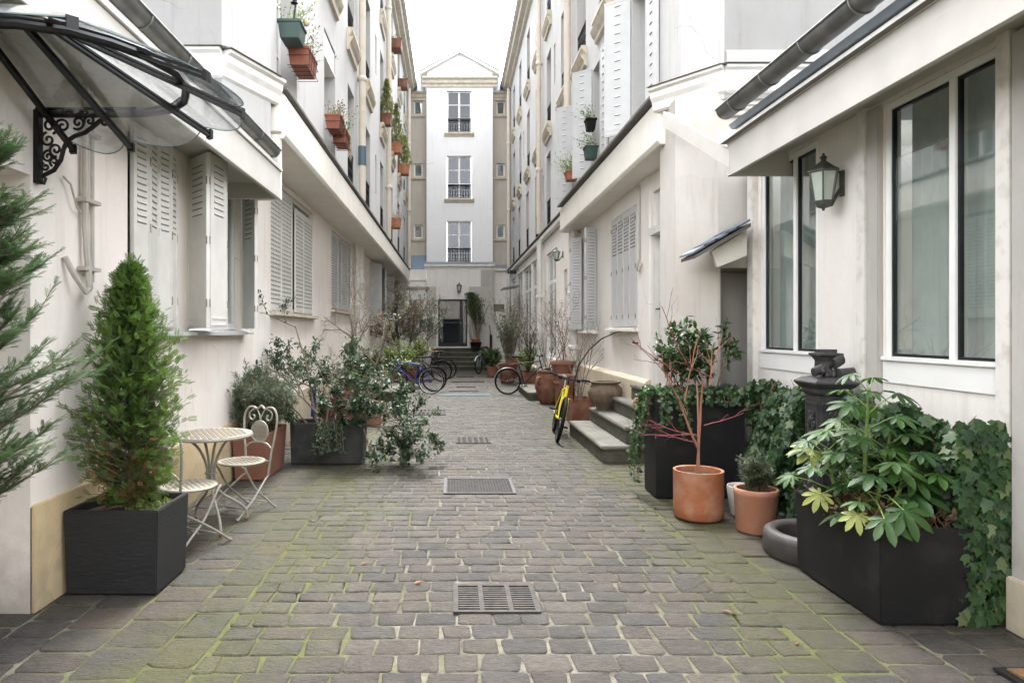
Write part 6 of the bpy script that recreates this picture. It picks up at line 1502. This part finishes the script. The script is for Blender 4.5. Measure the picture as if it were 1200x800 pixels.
for x, y, k, L in strands:
    o = Vector((-1, 0, 0)) if k == 'l' else Vector((0, -1, 0)); p = Vector((x, y, 1.05)); pts = [p-o*.12, p+o*.02]; d_ = o*.8+Vector((0, 0, -.2)); n = max(2, int(L/.05))
    for q in range(n):
        d_ = (d_*.5+Vector((rnd.uniform(-.12, .12), rnd.uniform(-.12, .12), -.7))+(o*.1)).normalized(); nx_ = pts[-1]+d_*.05
        if k == 'l': nx_.x = min(nx_.x, 1.985)
        else: nx_.y = min(nx_.y, 6.695)
        pts.append(nx_)
    mb.tube(pts, .0025, 3, cap=False)
    for q in pts:
        for _ in range(4): P_.append(q+rv()*.02+o*.012); D_.append(rv()+Vector((0, 0, -.6))); U_.append(o+Vector((0, 0, .4))+rv()*.4); S_.append(rnd.uniform(.028, .05))
for _ in range(750): P_.append(Vector((rnd.uniform(1.98, 2.9), rnd.uniform(6.70, 7.12), 1.02+rnd.uniform(0, .07)))); D_.append(rv()); U_.append(Vector((0, -.3, 1))+rv()*.5); S_.append(rnd.uniform(.03, .05))
mb.build('stems', 'twig_brown', t); leaf_mesh('leaves', P_, D_, U_, S_, *IVY, 'leaf_ivy', t, (2.4, 6.9, 1.02))
# ---- ivy hedge on trellis
hy0, hy1, hx = 3.86, 6.78, 2.98
t = thing('ivy_hedge', 'dense dark green ivy hedge on a trellis along the right wall', 'hedge', (hx, 5.3, 0)); mb = MB()
yy = hy0
while yy < hy1:
    for s_ in (-1, 1):
        y2 = yy+s_*.9
        if hy0-.02 <= y2 <= hy1: mb.tube([(hx+.03+s_*.01, yy, .05), (hx+.03+s_*.01, y2, 1.10)], .008, 4)
    yy += .1
for _ in range(60):
    y = rnd.uniform(hy0, hy1); z = rnd.uniform(.9, 1.15); mb.tube([(hx+rnd.uniform(-.03, .05), y, z-.2), (hx+rnd.uniform(-.04, .05), y+rnd.uniform(-.03, .03), z), (hx+rnd.uniform(-.04, .05), y+rnd.uniform(-.05, .05), z+rnd.uniform(.03, .09))], [.006, .005, .002], 4)
for _ in range(60):
    y = rnd.uniform(hy0, hy1); z = 0; pts = []
    while z < 1.08: pts.append((hx+.0+rnd.uniform(-.02, .04), y, z)); y = min(hy1, max(hy0, y+rnd.uniform(-.03, .03))); z += .09
    mb.tube(pts, .006, 4)
mb.build('trellis', 'twig_brown', t)
P_, D_, U_, S_, Tt = [], [], [], [], []
for _ in range(13500):
    y = rnd.uniform(hy0, hy1); z = rnd.random()**.85*1.25
    bulge = .05*math.sin(y*5+z*4)+.04*math.sin(z*9+y*11)
    o = rnd.random()**2; x = hx-.09-bulge+o*.16
    if z > 1.13+.07*math.sin(y*9): continue
    if math.sin(y*7.3+z*5.1)*math.sin(z*8.7-y*3.1) > .86 and rnd.random() < .8: continue
    P_.append(Vector((x, y, z))); D_.append(Vector((-.25, rnd.gauss(0, .6), -.9))+rv()*.6); U_.append(Vector((-1, -.25, .55))+rv()*.75); S_.append(rnd.choice((.035, .045, .06, .07, .09))*rnd.uniform(.85, 1.1)); Tt.append(rnd.random())
for _ in range(560):
    z = rnd.random()**.9*1.15; P_.append(Vector((hx+rnd.uniform(-.13, .14), hy0-rnd.uniform(.0, .07), z))); D_.append(Vector((rnd.gauss(0, .4), -.3, -1))); U_.append(Vector((0, -1, .5))+rv()*.4); S_.append(rnd.uniform(.05, .09)); Tt.append(rnd.random())
leaf_mesh('leaves', P_, D_, U_, S_, *IVY, 'leaf_ivy', t, (hx, 5.3, 0), Tt)
# ---- fatsia
fxp, fyp = 2.60, 4.30
t = thing('fatsia_shrub', 'big glossy palm lobed shrub in the long black planter', 'shrub', (fxp, fyp, .46)); mb = MB(); P_, D_, U_, S_, Tt = [], [], [], [], []
stemtops = []
for (sx, sy, dx, dy, L) in ((0, 0, .0, -.05, .84), (-.08, .1, -.25, .05, .45), (.06, -.1, .2, -.25, .45), (-.05, -.22, -.15, -.3, .18), (.02, .28, .1, .2, .5), (.02, -.05, .3, .15, .62)):
    b = Vector((fxp+sx, fyp+sy, .46)); d_ = Vector((dx, dy, 1)).normalized(); pts = [b, b+d_*L*.5+rv()*.015, b+d_*L]; mb.tube(pts, [.014, .011, .007], 7); stemtops.append((pts, L))
    n = int(4+L*17)
    for i in range(n):
        f = .30+.70*i/n if L > .3 else .2+.8*i/n; p = b+d_*L*f; a = i*2.4+rnd.uniform(-.4, .4); pl_ = rnd.uniform(.16, .30)*(1.15-.55*f)
        el = .15+.9*f*f; pd = Vector((math.cos(a), math.sin(a), el)).normalized(); e = p+pd*pl_
        mb.tube([p, p+pd*pl_*.55+Vector((0, 0, .01)), e], [.0045, .0035, .003], 5)
        ld = Vector((pd.x, pd.y, -.25+.5*f*rnd.random())).normalized(); P_.append(e); D_.append(ld); U_.append(Vector((0, -.15, 1))+rv()*.28); S_.append(rnd.uniform(.11, .175)*(1.15-.35*f)); Tt.append(rnd.random()*.85)
for p, d_, s_, tt in ((Vector((2.42, 3.82, .60)), Vector((.2, -1, -.5)), .15, .5), (Vector((2.50, 3.78, .66)), Vector((.5, -.8, -.7)), .16, .35), (Vector((2.36, 3.98, .58)), Vector((-.6, -.6, -.7)), .11, .98), (Vector((2.33, 4.32, .62)), Vector((-.9, -.2, -.6)), .12, .98), (Vector((2.40, 4.55, .86)), Vector((-.9, -.2, -.1)), .15, .97)):
    P_.append(p); D_.append(d_); U_.append(Vector((-.3, -.6, 1))); S_.append(s_); Tt.append(tt); mb.tube([Vector((fxp-.08, fyp-.1, .60)), p.lerp(Vector((fxp, fyp, .75)), .4), p], .004, 5)
mb.build('stems', 'stem_green', t, smooth=True)
leaf_mesh('leaves', P_, D_, U_, S_, *FATSIA, 'leaf_fatsia', t, (fxp, fyp, .46), Tt, smooth=True)
plant('dead_stems', 'dry brown stems and old leaves in the long black planter', 'dead plant', (2.62, 4.2, .46), [((rnd.uniform(-.2, .2), rnd.uniform(-.35, .42), 0), (rnd.gauss(0, .8), rnd.gauss(0, .8), .6), rnd.uniform(.08, .2), .005) for _ in range(70)], 1, 'twig_brown', 'leaf_dry', .8, .05, kids=(2, 3), spread=.8, wig=.3)

# ================================================================ FLOWER BOXES on upper windows
def flower_box(label, P, u0, u1, z0, z1, o0, o1, mat, plabel, leafm, ph, per=60, dens=.035, pname='window_plant', cone=False, cage=False):
    t = thing('flower_box', label, 'flower box', tuple(P.p((u0+u1)/2, z0, (o0+o1)/2)), 'flower boxes on the upper windows')
    mb = MB(); T = .025
    a = [P.p(u0+T, z0, o0+T), P.p(u1-T, z0, o0+T), P.p(u1-T, z0, o1-T), P.p(u0+T, z0, o1-T), P.p(u0, z1, o0), P.p(u1, z1, o0), P.p(u1, z1, o1), P.p(u0, z1, o1)]
    mb.hexa(a); mb.pbox(P, u0-.008, u1+.008, z1-.03, z1+.002, o0-.008, o1+.008); mb.build('box', mat, t, bevel=.004)
    if cage:
        mb = MB()
        for z in (z0-.01, (z0+z1)/2): mb.tube([P.p(u0-.01, z, o0), P.p(u0-.01, z, o1+.01), P.p(u1+.01, z, o1+.01), P.p(u1+.01, z, o0)], .004, 4)
        for k in range(4): u = u0+(u1-u0)*(k+.5)/4; mb.tube([P.p(u, z1, o1+.012), P.p(u, z0-.01, o1-.01), P.p(u, z0-.01, o0)], .004, 4)
        mb.build('wire_holder', 'black_iron', t)
    base = P.p((u0+u1)/2, z1, (o0+o1)/2)
    q = thing(pname, plabel, 'plant', tuple(base), 'plants growing in the window boxes'); P_, D_, U_, S_ = [], [], [], []; mb = MB()
    for _ in range(per):
        u = rnd.uniform(u0, u1); o = rnd.uniform(o0, o1)
        if cone:
            f = rnd.random()**1.2; w = (1-f)**.8*.5+.03; c = P.p((u0+u1)/2+(u-(u0+u1)/2)*2*w*1.2, z1+ph*f, (o0+o1)/2+(o-(o0+o1)/2)*2*w*1.5)
            for _ in range(3): P_.append(c+rv()*.02); D_.append(rv()*.6+Vector((0, 0, 1))); U_.append(rv()); S_.append(rnd.uniform(.05, .1))
        else:
            b = P.p(u, z1, o); d_ = (P.n*rnd.uniform(-.1, .7)+P.d*rnd.uniform(-.5, .5)+Vector((0, 0, rnd.uniform(.2, 1)))).normalized(); L = ph*rnd.uniform(.4, 1.1)
            mb.tube([b, b+d_*L*.6, b+d_*L+Vector((0, 0, -.03))], .0025, 3, cap=False)
            for k in range(5): P_.append(b+d_*L*(k+1)/5+rv()*.02); D_.append(rv()+d_); U_.append(Vector((0, 0, 1))+rv()*.5); S_.append(rnd.uniform(.025, .05))
    if cone: mb.tube([base-Vector((0, 0, .05)), base+Vector((0, 0, ph*.9))], .012, 5)
    mb.build('stems', 'stem_green', q)
    tm = SPRAYW if cone else OVAL
    leaf_mesh('leaves', P_, D_, U_, S_, *tm, leafm, q, tuple(base))
flower_box('dark green flower box nearest the camera on the left facade', PU, 7.72, 8.05, 4.98, 5.18, .0, .26, 'plastic_green', 'lime seedlings in the dark green flower box', 'leaf_lime', .26, 26)
flower_box('orange flower box in a wire holder beside the dark green one', PU, 8.12, 8.64, 4.82, 5.04, .02, .27, 'plastic_orange', 'wispy grey green plant in the nearest orange flower box', 'leaf_rosemary', .34, 30, cage=True)
flower_box('orange flower box with dry flowers, upper of two on the second window', PU, 10.6, 11.0, 4.80, 5.02, .0, .24, 'plastic_orange', 'dry purplish flowers in the upper orange box', 'leaf_dry', .3, 34, cage=True)
flower_box('orange flower box with dry flowers, lower of two on the second window', PU, 11.02, 11.5, 4.70, 4.92, .03, .26, 'plastic_orange', 'green leaves in the lower orange box', 'leaf_box', .25, 22, cage=True)
flower_box('brown pot box with a tall yellow green cedar, left of three', PU, 18.95, 19.3, 7.40, 7.70, .0, .28, 'terracotta_brown', 'tall yellow green cone shrub, left of three', 'leaf_yellow_cedar', .95, 260, cone=True)
flower_box('terracotta box with the middle yellow green cedar', PU, 21.95, 22.35, 7.40, 7.72, .0, .34, 'terracotta', 'tall yellow green cone shrub, middle of three', 'leaf_yellow_cedar', 1.25, 340, cone=True)
flower_box('terracotta box with the farthest yellow green cedar', PU, 24.9, 25.4, 7.40, 7.75, .0, .40, 'terracotta', 'tall yellow green cone shrub, farthest of three', 'leaf_yellow_cedar', 1.05, 340, cone=True)
flower_box('brown flower box high on the left facade under the roof', PU, 21.9, 22.5, 10.75, 11.05, .0, .35, 'terracotta_brown', 'small red and green plant high under the roof', 'leaf_box', .25, 18)
flower_box('small brown flower box under the far end of the left roof', PU, 25.0, 25.5, 10.6, 10.9, .0, .35, 'terracotta_brown', 'small sprig in the farthest high flower box', 'leaf_box', .25, 14)
flower_box('terracotta box under the first floor window of the left facade', PU, 22.0, 22.5, 5.0, 5.3, .0, .3, 'terracotta', 'dry reddish plant in the first floor terracotta box', 'leaf_dry', .35, 25)
flower_box('teal hanging pot at an open window of the right facade', QU, 11.72, 11.95, 4.62, 4.84, .04, .26, 'plastic_green', 'leafy plant in the teal hanging pot', 'leaf_box', .32, 30)
flower_box('small dark pot hanging above the teal one', QU, 11.75, 11.95, 5.12, 5.32, .06, .24, 'rubber', 'sprawling plant in the small dark hanging pot', 'leaf_rosemary', .28, 26)
flower_box('terracotta box with trailing fern on the right facade', QU, 13.8, 14.1, 4.72, 4.9, .0, .24, 'terracotta', 'trailing bright fern on the right facade', 'leaf_moss', .42, 60)
# pinwheel and garden ornaments in the nearest flower boxes
t = thing('solar_lamp', 'slim dark solar lamp stick rising from the nearest flower boxes', 'garden lamp', (-1.86, 7.9, 5.15)); mb = MB(); mb.tube([(-1.86, 7.92, 5.05), (-1.80, 7.98, 5.75)], .012, 6); mb.lathe([(0, 0), (.02, 0), (.045, .015), (.02, .03), (.015, .10), (0, .1)], (-1.84, 7.95, 5.45), 10); mb.build('stick', 'black_iron', t, smooth=True)
t = thing('ornament_ball', 'small beige ball ornament on a stick above the nearest orange box', 'ornament', (-1.84, 8.4, 5.1)); mb = MB(); mb.tube([(-1.84, 8.4, 5.0), (-1.83, 8.42, 5.62)], .006, 5); mb.ball((-1.80, 8.42, 5.45), .045, 12); mb.build('ball', 'moulding', t, smooth=True)

# fallen leaves
for i in range(22):
    x = rnd.choice((rnd.uniform(-2.2, 2.2), rnd.uniform(-2.3, -1.2), rnd.uniform(1.5, 2.3))); y = rnd.uniform(3.3, 11); sz = rnd.uniform(.018, .035); a = rnd.uniform(0, 6.28)
    if x > 1.9 and y < 5.2 or x < -1.75 and y < 4.9: continue
    d_ = Vector((math.cos(a), math.sin(a), .05)); n_ = Vector((-d_.y, d_.x, 0)); b = Vector((x, y, .012)); mb = MB()
    mb.add([b, b+d_*sz+n_*sz*.5+Vector((0, 0, .004)), b+d_*sz*2.2, b+d_*sz-n_*sz*.5+Vector((0, 0, .007)), b+d_*sz*1.1+Vector((0, 0, -.002))], [(0, 1, 4), (1, 2, 4), (2, 3, 4), (3, 0, 4)])
    tag(mb.build('fallen_leaf', 'twig_brown'), 'small dry brown leaf lying on the stone setts', 'leaf', 'dry leaves scattered on the paving')

# ================================================================ LIGHT, SKY, CAMERA
w = bpy.data.worlds.new('World'); scene.world = w; w.use_nodes = True; nt = w.node_tree
bg = nt.nodes['Background']; sky = nt.nodes.new('ShaderNodeTexSky'); sky.sky_type = 'NISHITA'; sky.sun_disc = False
SE, SR = 62, 4
sky.sun_elevation = R(SE); sky.sun_rotation = R(SR); sky.air_density = 1.0; sky.dust_density = 4.0; sky.altitude = 100
hs = nt.nodes.new('ShaderNodeHueSaturation'); hs.inputs['Saturation'].default_value = .08; hs.inputs['Value'].default_value = 1.0
nt.links.new(sky.outputs[0], hs.inputs['Color']); nt.links.new(hs.outputs[0], bg.inputs[0]); bg.inputs[1].default_value = .15
sun = bpy.data.lights.new('sun', 'SUN'); sun.energy = .5; sun.angle = R(25); sun.color = (1, .965, .91)
so = bpy.data.objects.new('sun', sun); COL.objects.link(so)
# Nishita rotation: measured from +Y clockwise seen from above
az = R(SR); dirv = Vector((math.sin(az)*math.cos(R(SE)), math.cos(az)*math.cos(R(SE)), math.sin(R(SE))))
so.rotation_euler = dirv.to_track_quat('Z', 'Y').to_euler(); so.location = (0, 0, 40)
cam = bpy.data.cameras.new('camera'); co = bpy.data.objects.new('camera', cam); COL.objects.link(co); scene.camera = co
co.location = (0, 0, 1.65); co.rotation_euler = (R(90), 0, 0)
cam.sensor_width = 36; cam.lens = 24; cam.shift_x = 70/1200; cam.shift_y = -12/1200; cam.clip_end = 2000; cam.clip_start = .05
scene.view_settings.view_transform = 'Standard'; scene.view_settings.look = 'None'; scene.view_settings.gamma = 1
scene.view_settings.exposure = EXPO
scene.cycles.use_denoising = True
scene.cycles.max_bounces = 10; scene.cycles.diffuse_bounces = 6; scene.cycles.transparent_max_bounces = 12; scene.cycles.glossy_bounces = 3
scene.cycles.caustics_reflective = False; scene.cycles.caustics_refractive = False
scene.cycles.sample_clamp_indirect = 6
